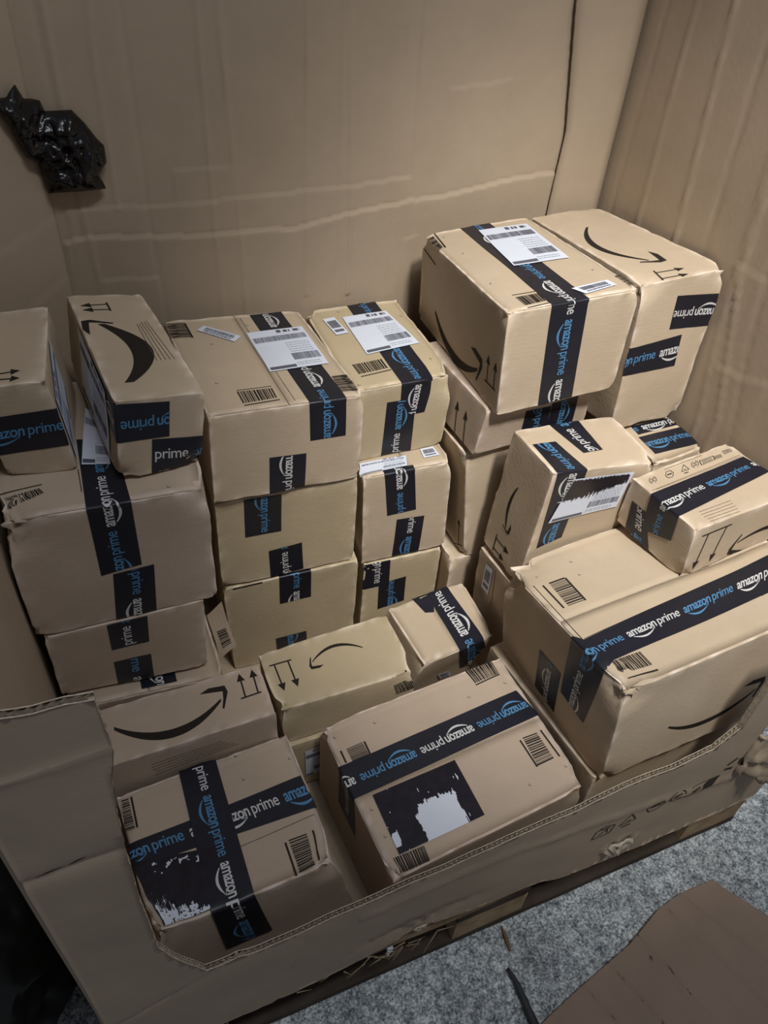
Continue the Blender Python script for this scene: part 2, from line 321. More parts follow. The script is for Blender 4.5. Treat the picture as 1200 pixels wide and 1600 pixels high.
  'tape': [
    ([['T', (1.0024, 0.5169), (0.9719, 0.7307), (0.0, 0.4945), (0.0, 0.7096)], ['L', (0.5055, 1.0), (0.2904, 1.0), (0.55, 0.45), (0.3, 0.45)]], ('T', (0.6656, 0.6161), 'w', 's')),
  ],
  'marks': [
    ('barcode', 'T', [(0.7938, 1.0037), (0.9483, 1.0064), (0.943, 0.8871), (0.8016, 0.8856)], {}),
    ('line', 'T', [(0.7988, 0.8711), (0.944, 0.881)], {'w': 0.0025}),
    ('barcode', 'T', [(0.0663, 0.7987), (0.0671, 0.708), (0.1517, 0.7089), (0.1491, 0.8022)], {}),
    ('line', 'T', [(0.1587, 0.8013), (0.1571, 0.7058)], {'w': 0.003}),
    ('line', 'T', [(0.0381, 0.8012), (0.0378, 0.7159)], {'w': 0.003}),
    ('barcode', 'T', [(0.8576, 0.4233), (0.8447, 0.2256), (0.9367, 0.2266), (0.9358, 0.4166)], {}),
    ('line', 'T', [(0.8388, 0.4151), (0.8401, 0.2237)], {'w': 0.003}),
    ('line', 'T', [(0.9609, 0.4216), (0.9678, 0.2224)], {'w': 0.003}),
    ('barcode', 'T', [(0.0417, 0.1068), (0.1854, 0.097), (0.1799, 0.0095), (0.0429, 0.0177)], {}),
    ('tick', 'T', [(0.0356, 0.8901), (0.0519, 0.8902)], {}),
    ('tick', 'T', [(0.2414, 0.8823), (0.2583, 0.8824)], {}),
    ('tick', 'T', [(0.7287, 0.8058), (0.7472, 0.8058)], {}),
    ('tick', 'T', [(0.9379, 0.8032), (0.957, 0.8031)], {}),
    ('tick', 'T', [(0.0476, 0.2249), (0.0626, 0.2238)], {}),
    ('tick', 'T', [(0.0456, 0.3926), (0.0609, 0.3918)], {}),
    ('tick', 'T', [(0.7544, 0.1407), (0.7715, 0.1394)], {}),
    ('tick', 'T', [(0.9637, 0.1467), (0.9815, 0.1453)], {}),
  ],
  'lab': [
    ('T', [(0.0723, 0.1073), (0.4936, 0.1013), (0.5007, 0.4667), (0.0808, 0.4711)], 'smudge'),
  ],
 },
 'E': {
  'c': [[0.0686, 0.067, 0.1463], [0.3466, 0.0772, 0.1457], [0.0559, 0.2961, 0.1456], [0.3369, 0.3096, 0.1465], [0.0699, 0.0683, 0.3412], [0.3464, 0.0766, 0.3399], [0.0547, 0.295, 0.3396], [0.3371, 0.3098, 0.3411]],
  'tape': [
    ([['T', (0.5659, 0.9934), (0.3543, 1.0146), (0.5315, 0.0), (0.3022, 0.0)], ['F', (0.5315, 1.0), (0.3022, 1.0), (0.5574, 0.3788), (0.3188, 0.4)]], ('T', (0.4442, 0.7565), 'b', 's')),
    ([['T', (-0.0363, 0.6315), (-0.018, 0.4558), (0.344, 0.6343), (0.3555, 0.4367)]], ('T', (0.2796, 0.5189), 'b', 'e')),
    ([['T', (0.3293, 0.6323), (0.3411, 0.4349), (0.9868, 0.6475), (1.0031, 0.3878)]], ('T', (0.8202, 0.5202), 'w', 'e')),
  ],
  'marks': [
    ('barcode', 'T', [(0.7927, 0.2491), (0.7894, 0.0113), (0.8981, 0.0189), (0.8959, 0.244)], {}),
    ('line', 'T', [(0.7717, 0.2411), (0.7659, 0.0055)], {'w': 0.003}),
    ('line', 'T', [(0.935, 0.248), (0.9357, 0.0092)], {'w': 0.003}),
    ('barcode', 'T', [(0.0201, 0.9548), (-0.0018, 0.7129), (0.0518, 0.708), (0.0584, 0.9544)], {}),
    ('line', 'T', [(0.0741, 0.9561), (0.0644, 0.7206)], {'w': 0.003}),
    ('line', 'T', [(0.542, 0.3305), (0.9781, 0.3464)], {'w': 0.0008}),
    ('tick', 'T', [(0.9566, 0.9772), (0.9771, 0.9779)], {}),
    ('tick', 'T', [(0.6753, 0.9628), (0.6949, 0.9635)], {}),
    ('tick', 'T', [(0.6721, 0.7711), (0.6913, 0.7716)], {}),
    ('tick', 'T', [(0.9591, 0.793), (0.9792, 0.7935)], {}),
    ('tick', 'T', [(0.6315, -0.098), (0.6489, -0.0984)], {}),
    ('tick', 'T', [(0.9168, -0.0693), (0.9351, -0.0697)], {}),
  ],
  'lab': [
    ('T', [(0.0481, 0.0118), (0.3314, 0.0208), (0.4454, 0.3851), (-0.0044, 0.4938)], 'smudge2'),
  ],
 },
 'C0': {
  'c': [[0.0108, 0.4325, 0.1457], [0.262, 0.4199, 0.1456], [0.0258, 0.7621, 0.146], [0.262, 0.7498, 0.1463], [0.0097, 0.4319, 0.407], [0.262, 0.4193, 0.399], [0.0255, 0.7618, 0.4077], [0.262, 0.7493, 0.3996]],
  'tape': [
    ([['T', (0.69, 0.0951), (0.4602, 0.0857), (0.6908, 0.0274), (0.462, 0.0278)]], ('T', (0.5875, 0.1946), 'w', 's')),
  ],
 },
 'R12': {
  'c': [[0.7806, 0.0409, 0.146], [1.2202, 0.0551, 0.1461], [0.7698, 0.3698, 0.1459], [1.2096, 0.384, 0.146], [0.7806, 0.041, 0.3655], [1.2203, 0.0552, 0.4029], [0.7699, 0.3699, 0.3235], [1.2095, 0.3841, 0.3618]],
 },
 'C3': {
  'c': [[0.335, 0.312, 0.147], [0.562, 0.312, 0.147], [0.335, 0.43, 0.147], [0.562, 0.43, 0.147], [0.335, 0.312, 0.2936], [0.562, 0.312, 0.2936], [0.335, 0.43, 0.2936], [0.562, 0.43, 0.2936]],
  'lab': [
    ('F', [(0.1677, 0.201), (0.3067, 0.2097), (0.2855, 0.8068), (0.1577, 0.8045)], 'ship'),
  ],
 },
 'R13': {
  'c': [[1.075, 0.45, 0.147], [1.215, 0.45, 0.147], [1.075, 0.7, 0.147], [1.215, 0.7, 0.147], [1.075, 0.45, 0.526], [1.215, 0.45, 0.526], [1.075, 0.7, 0.526], [1.215, 0.7, 0.526]],
 },
}
PL = {'back_h': [[(0.1744, 1.0105), (0.204, 1.0102), (0.3802, 1.0036), (0.4584, 1.0096), (0.551, 1.0105), (0.6851, 1.0145), (0.7874, 1.0226)],
            [(0.1638, 0.9575), (0.2056, 0.9643), (0.267, 0.9586), (0.3747, 0.9495), (0.4899, 0.9493), (0.5621, 0.9463), (0.6619, 0.965),
             (0.7916, 0.9786), (0.8729, 0.9834), (1.0118, 1.0043), (1.115, 1.01)],
            [(0.8476, 1.1694), (0.9114, 1.1719), (0.9755, 1.1817)], [(0.3543, 1.061), (0.3966, 1.0614), (0.4506, 1.0602)],
            [(0.2127, 0.8854), (0.2557, 0.8839), (0.3085, 0.8801)], [(0.7848, 0.9072), (0.8125, 0.9071)]],
 'back_v': [[(0.1898, 1.2956), (0.1914, 1.1629)], [(0.2614, 1.2961), (0.2573, 1.1998)], [(0.4485, 1.2479), (0.4598, 0.938), (0.4634, 0.7863)],
            [(0.3058, 0.9527), (0.3124, 0.82)], [(0.4147, 0.9538), (0.4195, 0.7856)], [(0.6587, 1.2986), (0.6706, 1.0018)],
            [(0.7833, 1.2994), (0.7875, 0.9933), (0.7852, 0.9325)], [(0.5869, 1.2468), (0.5844, 1.0081)], [(0.6491, 0.9684), (0.6478, 0.775)],
            [(0.7571, 0.9098), (0.7616, 0.7598)], [(0.7914, 0.9811), (0.8151, 0.7379)], [(1.0736, 1.3013), (1.1088, 1.0919), (1.1037, 0.9312)],
            [(1.1566, 1.201), (1.1756, 1.041), (1.1849, 0.9245)], [(0.202, 1.0103), (0.208, 0.8585)]],
 'bag': [(0.1139, 1.1866), (0.1287, 1.1845), (0.1423, 1.1983), (0.1502, 1.1772), (0.1711, 1.1722), (0.175, 1.1574), (0.213, 1.1578), (0.228, 1.1394),
         (0.241, 1.1177), (0.2504, 1.106), (0.2502, 1.0821), (0.2334, 1.0636), (0.2394, 1.0533), (0.2426, 1.043), (0.2049, 1.0417), (0.1568, 1.0421),
         (0.155, 1.0734), (0.153, 1.0896), (0.1376, 1.1026), (0.1259, 1.1479), (0.1118, 1.1783)],
 'blocks': [(0.5523, 0.1171), (0.6991, 0.1112), (1.0581, 0.1326), (1.1801, 0.1462)],
 'debris': [(0.2684, 0.2212), (0.3093, 0.2156), (0.3521, 0.1952), (0.3331, 0.1302)],
 'dep': 0.9494,
 'fcrease': [(0.0055, 0.7685), (0.0331, 0.7663), (0.0487, 0.7578), (0.0831, 0.7512)],
 'front': [(-0.0072, 0.9386), (0.0107, 1.0041), (0.0369, 1.0067), (0.0577, 1.0018), (0.0801, 1.0013), (0.1001, 0.9965), (0.1009, 0.9824),
           (0.1027, 0.9261), (0.0957, 0.8896), (0.0909, 0.837), (0.0862, 0.7516), (0.0835, 0.6487), (0.0845, 0.5006), (0.098, 0.4542),
           (0.1303, 0.3719), (0.2031, 0.3676), (0.291, 0.3749), (0.3871, 0.3812), (0.4888, 0.383), (0.5952, 0.3923), (0.7064, 0.4046),
           (0.7885, 0.4219), (0.8854, 0.4204), (0.9569, 0.4363), (0.9909, 0.4774), (0.9966, 0.5944), (0.9964, 0.6857), (1.0666, 0.5615),
           (1.0603, 0.4737), (1.0656, 0.418), (1.07, 0.3697), (1.1347, 0.274), (1.1956, 0.161)],
 'frontL': [(-0.0005, 0.8548), (0.004, 0.6813), (0.0158, 0.2667)],
 'front_y0': 0,
 'ftear': [(0.3997, 0.2069), (0.4447, 0.2014), (0.4929, 0.1805)],
 'hole': [(0.8399, 0.1713), (0.8758, 0.1691)],
 'icons': [(0.794, 0.2665), (0.8437, 0.2767), (0.8966, 0.2875), (0.9382, 0.2976), (0.9907, 0.2968), (1.0427, 0.3401)],
 'right_h': [[(0.5381, 0.9854), (0.4964, 0.9809), (0.4622, 0.9873)], [(0.4937, 0.8079), (0.4314, 0.818), (0.3785, 0.837)]],
 'right_v': [[(0.8843, 1.3126), (0.8898, 0.9431)], [(0.8135, 1.3237), (0.8062, 0.9741)], [(0.7277, 1.3373), (0.6941, 0.9677)],
             [(0.6372, 1.3018), (0.6184, 0.9626)], [(0.5479, 1.1413), (0.5207, 0.8592), (0.4842, 0.6849)],
             [(0.5339, 1.1161), (0.5215, 0.9695), (0.4434, 0.7126)], [(0.4711, 1.0034), (0.4413, 0.8513), (0.4005, 0.6982)]],
 'seam': [(0.1342, 1.2347), (0.1455, 1.1941), (0.1562, 1.0392), (0.1661, 0.8638)],
 'sheet': [(0.5509, -0.1971), (0.6489, -0.1691), (0.7186, -0.1527), (0.8488, -0.1257), (0.9386, -0.0946), (0.9989, -0.0864), (1.0721, -0.0899),
           (1.0791, -0.1043), (1.1321, -0.188), (1.1799, -0.345), (1.0585, -0.4558), (0.5256, -0.2421)],
 'sheetcr': [[(0.7296, -0.1463), (0.754, -0.2188)], [(0.7939, -0.1328), (0.8274, -0.2478)], [(0.8644, -0.1142), (0.9065, -0.2792)],
             [(0.9541, -0.0943), (1.022, -0.3041)], [(0.9989, -0.0864), (1.0748, -0.2484)]],
 'splinter': [(0.6468, -0.0095), (0.6454, -0.029), (0.6414, -0.0529)],
 'stick': [(0.6214, -0.0765), (0.6251, -0.0998), (0.6238, -0.1313), (0.6218, -0.1715), (0.6148, -0.1936)],
 'wid': 1.2276}
# ------------------------------------------------------------------ materials
def mat(name, base, rough=.8, spec=.3, noise_amt=.0, noise_scale=20, bump=0., bump_scale=300, base2=None, wear=False, flute=0., coat=0.):
    m = bpy.data.materials.new(name); m.use_nodes = True; nt = m.node_tree; N = nt.nodes; L = nt.links
    b = N['Principled BSDF']; b.inputs['Roughness'].default_value = rough; b.inputs['Specular IOR Level'].default_value = spec
    b.inputs['Coat Weight'].default_value = coat
    tc = N.new('ShaderNodeTexCoord'); last = None
    if base2 is None: base2 = tuple(c * (1 - noise_amt) for c in base)
    if noise_amt or base2 != base:
        n = N.new('ShaderNodeTexNoise'); n.inputs['Scale'].default_value = noise_scale; n.inputs['Detail'].default_value = 6; n.inputs['Roughness'].default_value = .65
        L.new(tc.outputs['Object'], n.inputs['Vector'])
        r = N.new('ShaderNodeValToRGB'); r.color_ramp.elements[0].position = .35; r.color_ramp.elements[1].position = .68
        r.color_ramp.elements[0].color = (*base2, 1); r.color_ramp.elements[1].color = (*base, 1)
        L.new(n.outputs[0], r.inputs[0]); last = r.outputs[0]
    if wear:
        a = N.new('ShaderNodeAttribute'); a.attribute_name = 'wear'
        mx = N.new('ShaderNodeMix'); mx.data_type = 'RGBA'; L.new(a.outputs['Fac'], mx.inputs[0])
        if last: L.new(last, mx.inputs[6])
        else: mx.inputs[6].default_value = (*base, 1)
        mx.inputs[7].default_value = (min(1, base[0] * 1.45), min(1, base[1] * 1.52), min(1, base[2] * 1.75), 1); last = mx.outputs[2]
    if last: L.new(last, b.inputs['Base Color'])
    else: b.inputs['Base Color'].default_value = (*base, 1)
    if bump:
        n2 = N.new('ShaderNodeTexNoise'); n2.inputs['Scale'].default_value = bump_scale; n2.inputs['Detail'].default_value = 4
        L.new(tc.outputs['Object'], n2.inputs['Vector'])
        bp = N.new('ShaderNodeBump'); bp.inputs['Strength'].default_value = bump; bp.inputs['Distance'].default_value = .001
        L.new(n2.outputs[0], bp.inputs['Height'])
        if flute:
            wv = N.new('ShaderNodeTexWave'); wv.bands_direction = 'Z'; wv.inputs['Scale'].default_value = 40; wv.inputs['Distortion'].default_value = .6
            L.new(tc.outputs['Object'], wv.inputs['Vector'])
            b2 = N.new('ShaderNodeBump'); b2.inputs['Strength'].default_value = flute; b2.inputs['Distance'].default_value = .001
            L.new(wv.outputs[0], b2.inputs['Height']); L.new(bp.outputs[0], b2.inputs['Normal']); L.new(b2.outputs[0], b.inputs['Normal'])
        else: L.new(bp.outputs[0], b.inputs['Normal'])
    return m
def card(name, base, k=.10): return mat(name, base, .78, .22, k, 9, .35, 120, wear=True, flute=.03)
CARD = {'tan': card('cardboard_tan', (.50, .398, .285)), 'yellow': card('cardboard_yellow', (.485, .392, .255)), 'brown': card('cardboard_brown', (.45, .352, .26)), 'pink': card('cardboard_pinkish', (.48, .377, .288))}
M_EDGE = mat('torn_cardboard_edge', (.58, .49, .38), .9, .1, .35, 180, .5, 300)
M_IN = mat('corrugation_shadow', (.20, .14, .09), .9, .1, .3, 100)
M_PANEL = mat('panel_cardboard', (.42, .33, .24), .8, .2, .12, 5, .3, 90)
M_TAPE = mat('black_tape', (.012, .013, .022), .38, .45, .2, 30, .35, 60)
M_TW = mat('tape_white_print', (.56, .56, .56), .45, .4)
M_TB = mat('tape_blue_print', (.075, .215, .40), .45, .4)
M_INK = mat('black_ink', (.022, .017, .014), .7, .2)
M_INKS = mat('soft_ink', (.12, .085, .06), .7, .2)
M_RED = mat('red_brown_ink', (.16, .07, .05), .8, .1)
M_LAB = mat('label_paper', (.66, .70, .80), .5, .35, .04, 40)
M_LP = mat('label_print', (.10, .10, .13), .6, .3)
M_LPL = mat('label_fine_print', (.33, .35, .40), .6, .3)
M_SMUDGE = mat('black_marker', (.018, .014, .022), .28, .5, .5, 60, .3, 80)
M_PLASTIC = mat('black_plastic', (.004, .004, .005), .26, .5, 0, 10, .8, 90)
M_WOOD = mat('pallet_wood', (.44, .31, .18), .85, .2, .5, 14, .6, 60)
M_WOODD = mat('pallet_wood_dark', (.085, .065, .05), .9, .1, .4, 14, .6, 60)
MATS = [None, M_EDGE, M_TAPE, M_TW, M_TB, M_INK, M_INKS, M_LAB, M_LP, M_LPL, M_SMUDGE, M_RED, M_IN]
EDGE, TAPE, TW_, TB_, INK, INKS, LAB, LP, LPL, SMUDGE, RED, IN_ = range(1, 13)

def link(name, me, mats, parent=None):
    for m in mats: me.materials.append(m)
    o = bpy.data.objects.new(name, me); COL.objects.link(o)
    if parent: o.parent = parent
    return o
def obj(name, bm, mats, parent=None, smooth=None):
    me = bpy.data.meshes.new(name); bm.to_mesh(me); bm.free()
    if smooth is not None:
        for p in me.polygons: p.use_smooth = True
        try: me.set_sharp_from_angle(angle=smooth)
        except Exception: pass
    # keep only used slots
    used = sorted({p.material_index for p in me.polygons}); mp = {u: i for i, u in enumerate(used)}
    for p in me.polygons: p.material_index = mp[p.material_index]
    return link(name, me, [mats[u] for u in used], parent)
def empty(name, loc, label, cat, group=None, rz=0):
    o = bpy.data.objects.new(name, None); COL.objects.link(o); o.location = loc; o.empty_display_size = .05
    o['label'] = label; o['category'] = cat
    if group: o['group'] = group
    return o
def tag(o, label, cat, group=None, kind=None):
    o['label'] = label; o['category'] = cat
    if group: o['group'] = group
    if kind: o['kind'] = kind
    return o

# ------------------------------------------------------------------ a battered carton as a warped, rounded, dented block
IDX = {'OFL': 0, 'OFR': 1, 'OBL': 2, 'OBR': 3, 'TFL': 4, 'TFR': 5, 'TBL': 6, 'TBR': 7}
class Carton:
    def __init__(s, key, c, seed, r=.0013, sag=.003, crush=.0018, crushes=(), flap=None):
        s.key = key; s.c = [Vector(v) for v in c]; c = s.c
        s.W = ((c[1] - c[0]).length + (c[5] - c[4]).length) / 2
        s.D = ((c[2] - c[0]).length + (c[6] - c[4]).length) / 2
        s.H = ((c[4] - c[0]).length + (c[5] - c[1]).length) / 2
        s.seed = Vector((seed * 7.13, seed * 3.7, seed * 1.9)); s.r = r; s.sag = sag; s.crush = crush; s.crushes = crushes; s.flap = flap
        s.base = sum((c[i] for i in range(4)), Vector()) / 4
        s.foff = .0022 if flap else 0.
    def P(s, x, y, z, off=0.):
        W, D, H, r = s.W, s.D, s.H, s.r
        p = Vector((x, y, z))
        q = Vector((min(max(x, r), W - r), min(max(y, r), D - r), min(max(z, r), H - r)))
        d = p - q
        if d.length > 1e-9: d.normalize()
        n1 = noise.noise(Vector((x, y, z)) * 9 + s.seed)
        p = q + d * (r + off)
        # sag of the panels
        e = []
        for v, S in ((x, W), (y, D), (z, H)):
            e.append(math.exp(-max(0., min(v, S - v)) / .008))
        es = sorted(e); e2 = es[1]; e3 = es[0]
        k = (1 - max(0, min(1, sorted(math.exp(-max(0., min(v, S - v)) / .03) for v, S in ((x, W), (y, D), (z, H)))[1]))) ** 1.5
        p -= d * (s.sag * k * (n1 + .15 + .5 * noise.noise(Vector((x, y, z)) * 3 + s.seed)))
        # edge damage
        nn = noise.noise(Vector((x, y, z)) * 38 + s.seed); n3 = noise.noise(Vector((x, y, z)) * 120 + s.seed)
        n4 = noise.noise(Vector((x, y, z)) * 14 + s.seed)
        am = s.crush * e2 * (max(0., n4 - .12) * 2.2 + max(0., nn) * .7 + .35 * n3) + .0022 * e3 * (1 + 2 * n3)
        iv = Vector((e[0] * (1 if x < W / 2 else -1), e[1] * (1 if y < D / 2 else -1), e[2] * (1 if z < H / 2 else -1)))
        p += iv * am
        for (ci, rad, dep) in s.crushes:
            cc = Vector((W if ci & 1 else 0, D if ci & 2 else 0, H if ci & 4 else 0))
            t = (Vector((x, y, z)) - cc).length / rad
            if t < 1:
                f = (1 - t * t) ** 2
                ctr = Vector((W / 2, D / 2, H / 2)) - cc; ctr.normalize()
                p += ctr * dep * f * (1 + .7 * n3) + Vector((n3, nn, n1)) * dep * .35 * f
        a, b, c = p.x / W, p.y / D, p.z / H
        C = s.c
        lo = (C[0] * (1 - a) + C[1] * a) * (1 - b) + (C[2] * (1 - a) + C[3] * a) * b
        hi = (C[4] * (1 - a) + C[5] * a) * (1 - b) + (C[6] * (1 - a) + C[7] * a) * b
        return lo * (1 - c) + hi * c
    def size(s, f): return {'F': (s.W, s.H), 'K': (s.W, s.H), 'T': (s.W, s.D), 'O': (s.W, s.D), 'L': (s.D, s.H), 'R': (s.D, s.H)}[f]
    def S(s, f, u, v, off=0.):   # metres on the face
        if f == 'F': return s.P(u, 0, v, off)
        if f == 'K': return s.P(s.W - u, s.D, v, off)
        if f == 'T': return s.P(u, v, s.H, off + s.foff)
        if f == 'O': return s.P(u, s.D - v, 0, off)
        if f == 'L': return s.P(0, s.D - u, v, off)
        if f == 'R': return s.P(s.W, u, v, off)
    def ticks(s, S):
        base = [0, .0006, .0013, .003, .007, .015]
        n = max(2, int((S - .03) / .012)); mid = [.015 + (S - .03) * i / n for i in range(1, n)]
        return base + mid + [S - t for t in reversed(base)]
    def body(s, bm, m=0):
        vm = {}; tick = s.ticks
        wl = bm.verts.layers.float.get('wear') or bm.verts.layers.float.new('wear')
        X, Y, Z = tick(s.W), tick(s.D), tick(s.H)
        def V(x, y, z):
            k = (round(x, 6), round(y, 6), round(z, 6))
            if k not in vm:
                v = bm.verts.new(s.P(x, y, z) - s.base); vm[k] = v
                e = sorted(math.exp(-min(t, T - t) / .0055) for t, T in ((x, s.W), (y, s.D), (z, s.H)))
                n = noise.noise(Vector((x, y, z)) * 55 + s.seed) + .6 * noise.noise(Vector((x, y, z)) * 160 + s.seed)
                v[wl] = max(0., min(1., e[1] * (.55 + 1.7 * n)))
            return vm[k]
        def grid(A, B, fn):
            for i in range(len(A) - 1):
                for j in range(len(B) - 1):
                    f = bm.faces.new((V(*fn(A[i], B[j])), V(*fn(A[i + 1], B[j])), V(*fn(A[i + 1], B[j + 1])), V(*fn(A[i], B[j + 1])))); f.material_index = m; f.smooth = True
        grid(X, Z, lambda a, b: (a, 0, b)); grid(X, Z, lambda a, b: (s.W - a, s.D, b))
        grid(X, Y, lambda a, b: (a, b, s.H)); grid(X, Y, lambda a, b: (a, s.D - b, 0))
        grid(Y, Z, lambda a, b: (0, s.D - a, b)); grid(Y, Z, lambda a, b: (s.W, a, b))
    def flap_mesh(s, bm, half, m=0):
        """one closing flap: half of the top, a second board layer with ragged free edges"""
        W, D = s.W, s.D; along = s.flap            # 'x': seam runs along x, flaps front/back; 'y': seam runs along y
        L, Q = (W, D) if along == 'x' else (D, W)
        rnd = random.Random(hash((s.key, half)) % 999 + len(s.key))
        na = max(6, int(L / .012)); nb = max(4, int(Q / 2 / .014))
        rows = []
        wl = bm.verts.layers.float.get('wear') or bm.verts.layers.float.new('wear')
        for i in range(na + 1):
            row = []
            for j in range(nb + 1):
                rag0 = .0012 + .0022 * abs(noise.noise(Vector((j * .9, half * 5, 1)) + s.seed)); rag1 = .0012 + .0022 * abs(noise.noise(Vector((j * .9, half * 5, 9)) + s.seed))
                a = rag0 + (L - rag0 - rag1) * i / na
                b0 = .0045; b1 = Q / 2 - .0008
                b = b0 + (b1 - b0) * j / nb
                if half: b = Q - b
                u, v = (a, b) if along == 'x' else (b, a)
                hinge = min(1., (j / nb) * (Q / 2) / .012)
                top = s.P(u, v, s.H, .0003 + (s.foff - .0003) * hinge) ; bot = s.P(u, v, s.H, -.0006)
                row.append((bm.verts.new(top - s.base), bm.verts.new(bot - s.base)))
                w0 = 1 if i in (0, na) else .0
                row[-1][0][wl] = w0 * max(0, .5 + noise.noise(Vector((j, i, 3)) + s.seed))
            rows.append(row)
        def fq(a, b, c, d, mi):
            f = bm.faces.new((a, b, c, d)); f.material_index = mi; f.smooth = mi == m
        for i in range(na):
            for j in range(nb):
                A, B_, C_, D_ = rows[i][j], rows[i + 1][j], rows[i + 1][j + 1], rows[i][j + 1]
                fq(A[0], B_[0], C_[0], D_[0], m); fq(A[1], D_[1], C_[1], B_[1], m)
        for i in range(na):
            for j in (0, nb): fq(rows[i][j][0], rows[i + 1][j][0], rows[i + 1][j][1], rows[i][j][1], EDGE if j else m)
        for j in range(nb):
            for i in (0, na): fq(rows[i][j][0], rows[i][j + 1][0], rows[i][j + 1][1], rows[i][j][1], EDGE)

def stamp(bm, polys, fn, m, sx=.012, sy=.012):
    """flat polygons cut into small cells and laid on a surface by fn(x, y) -> point"""
    t = bmesh.new()
    for poly in polys:
        try: t.faces.new([t.verts.new((x, y, 0)) for x, y in poly])
        except ValueError: pass
    stamp_bm(bm, t, fn, m, sx, sy)
def stamp_bm(bm, t, fn, m, sx, sy):
    if not t.verts: return
    for ax, st in ((0, sx), (1, sy)):
        if not st: continue
        lo = min(v.co[ax] for v in t.verts); hi = max(v.co[ax] for v in t.verts)
        k = math.floor(lo / st) + 1
        while k * st < hi - 1e-6:
            co = [0, 0, 0]; co[ax] = k * st; no = [0, 0, 0]; no[ax] = 1
            bmesh.ops.bisect_plane(t, geom=t.verts[:] + t.edges[:] + t.faces[:], plane_co=co, plane_no=no); k += 1
    mp = {}
    for v in t.verts: mp[v] = bm.verts.new(fn(v.co.x, v.co.y))
    for f in t.faces:
        try: nf = bm.faces.new([mp[v] for v in f.verts]); nf.material_index = m; nf.smooth = True
        except ValueError: pass
    t.free()

# ---- lettering used on the tape: "amazon" with its swoosh, and "prime"
def text_bm(txt, offset):
    cu = bpy.data.curves.new('t', 'FONT'); cu.body = txt; cu.offset = offset; cu.resolution_u = 3; cu.space_character = .93
    o = bpy.data.objects.new('t', cu); COL.objects.link(o); dg = bpy.context.evaluated_depsgraph_get()
    me = bpy.data.meshes.new_from_object(o.evaluated_get(dg)); bpy.data.objects.remove(o, do_unlink=True)
    b = bmesh.new(); b.from_mesh(me); bpy.data.meshes.remove(me)
    bmesh.ops.remove_doubles(b, verts=b.verts, dist=1e-5)
    return b
def swoosh(n=14, t=.1, tail=0., head=1., belly=-.25, arrow=.14):
    """smile outline in a 0..1 frame: thin tail, thick belly, arrow tip"""
    up, lo = [], []
    for i in range(n + 1):
        x = tail + (head * .965 - tail) * i / n; f = (x - tail) / (head - tail)
        y = belly * (1 - (2 * f - 1) ** 2); th = t * (.12 + math.sin(math.pi * min(1, f * .9 + .08)) ** .8) * .5
        up.append((x, y + th)); lo.append((x, y - th))
    polys = [[lo[i], lo[i + 1], up[i + 1], up[i]] for i in range(n)]
    h = head
    polys.append([(h - .21, .10), (h - .12, .14), (h + .03, .12), (h, .06), (h - .09, .078)][::-1])
    polys.append([(h, .06), (h + .03, .12), (h + .045, .04), (h - .025, -.14), (h - .042, -.13), (h - .010, -.02)][::-1])
    return polys
def make_word():
    A = text_bm('amazon', .019); Pm = text_bm('prime', .006)
    ax = [v.co.x for v in A.verts]; px = [v.co.x for v in Pm.verts]
    a0, a1 = min(ax), max(ax); p0, p1 = min(px), max(px)
    xh = max(v.co.y for v in A.verts)
    for v in A.verts: v.co.x = (v.co.x - a0) / (a1 - a0) * .535; v.co.y /= xh
    for v in Pm.verts: v.co.x = 0.575 + (v.co.x - p0) / (p1 - p0) * .425; v.co.y /= xh
    out = bmesh.new()
    for s in (A, Pm):
        mp = {v: out.verts.new(v.co) for v in s.verts}
        for f in s.faces: out.faces.new([mp[v] for v in f.verts])
        s.free()
    for poly in swoosh(10, .30, 0, 1, -.62, .20):
        try: out.faces.new([out.verts.new((.06 + x * .40, y * 1.0 - .22, 0)) for x, y in poly])
        except ValueError: pass
    return out
WORD = make_word()
LTXT, GAP, XH = .1035, .0095, .0118

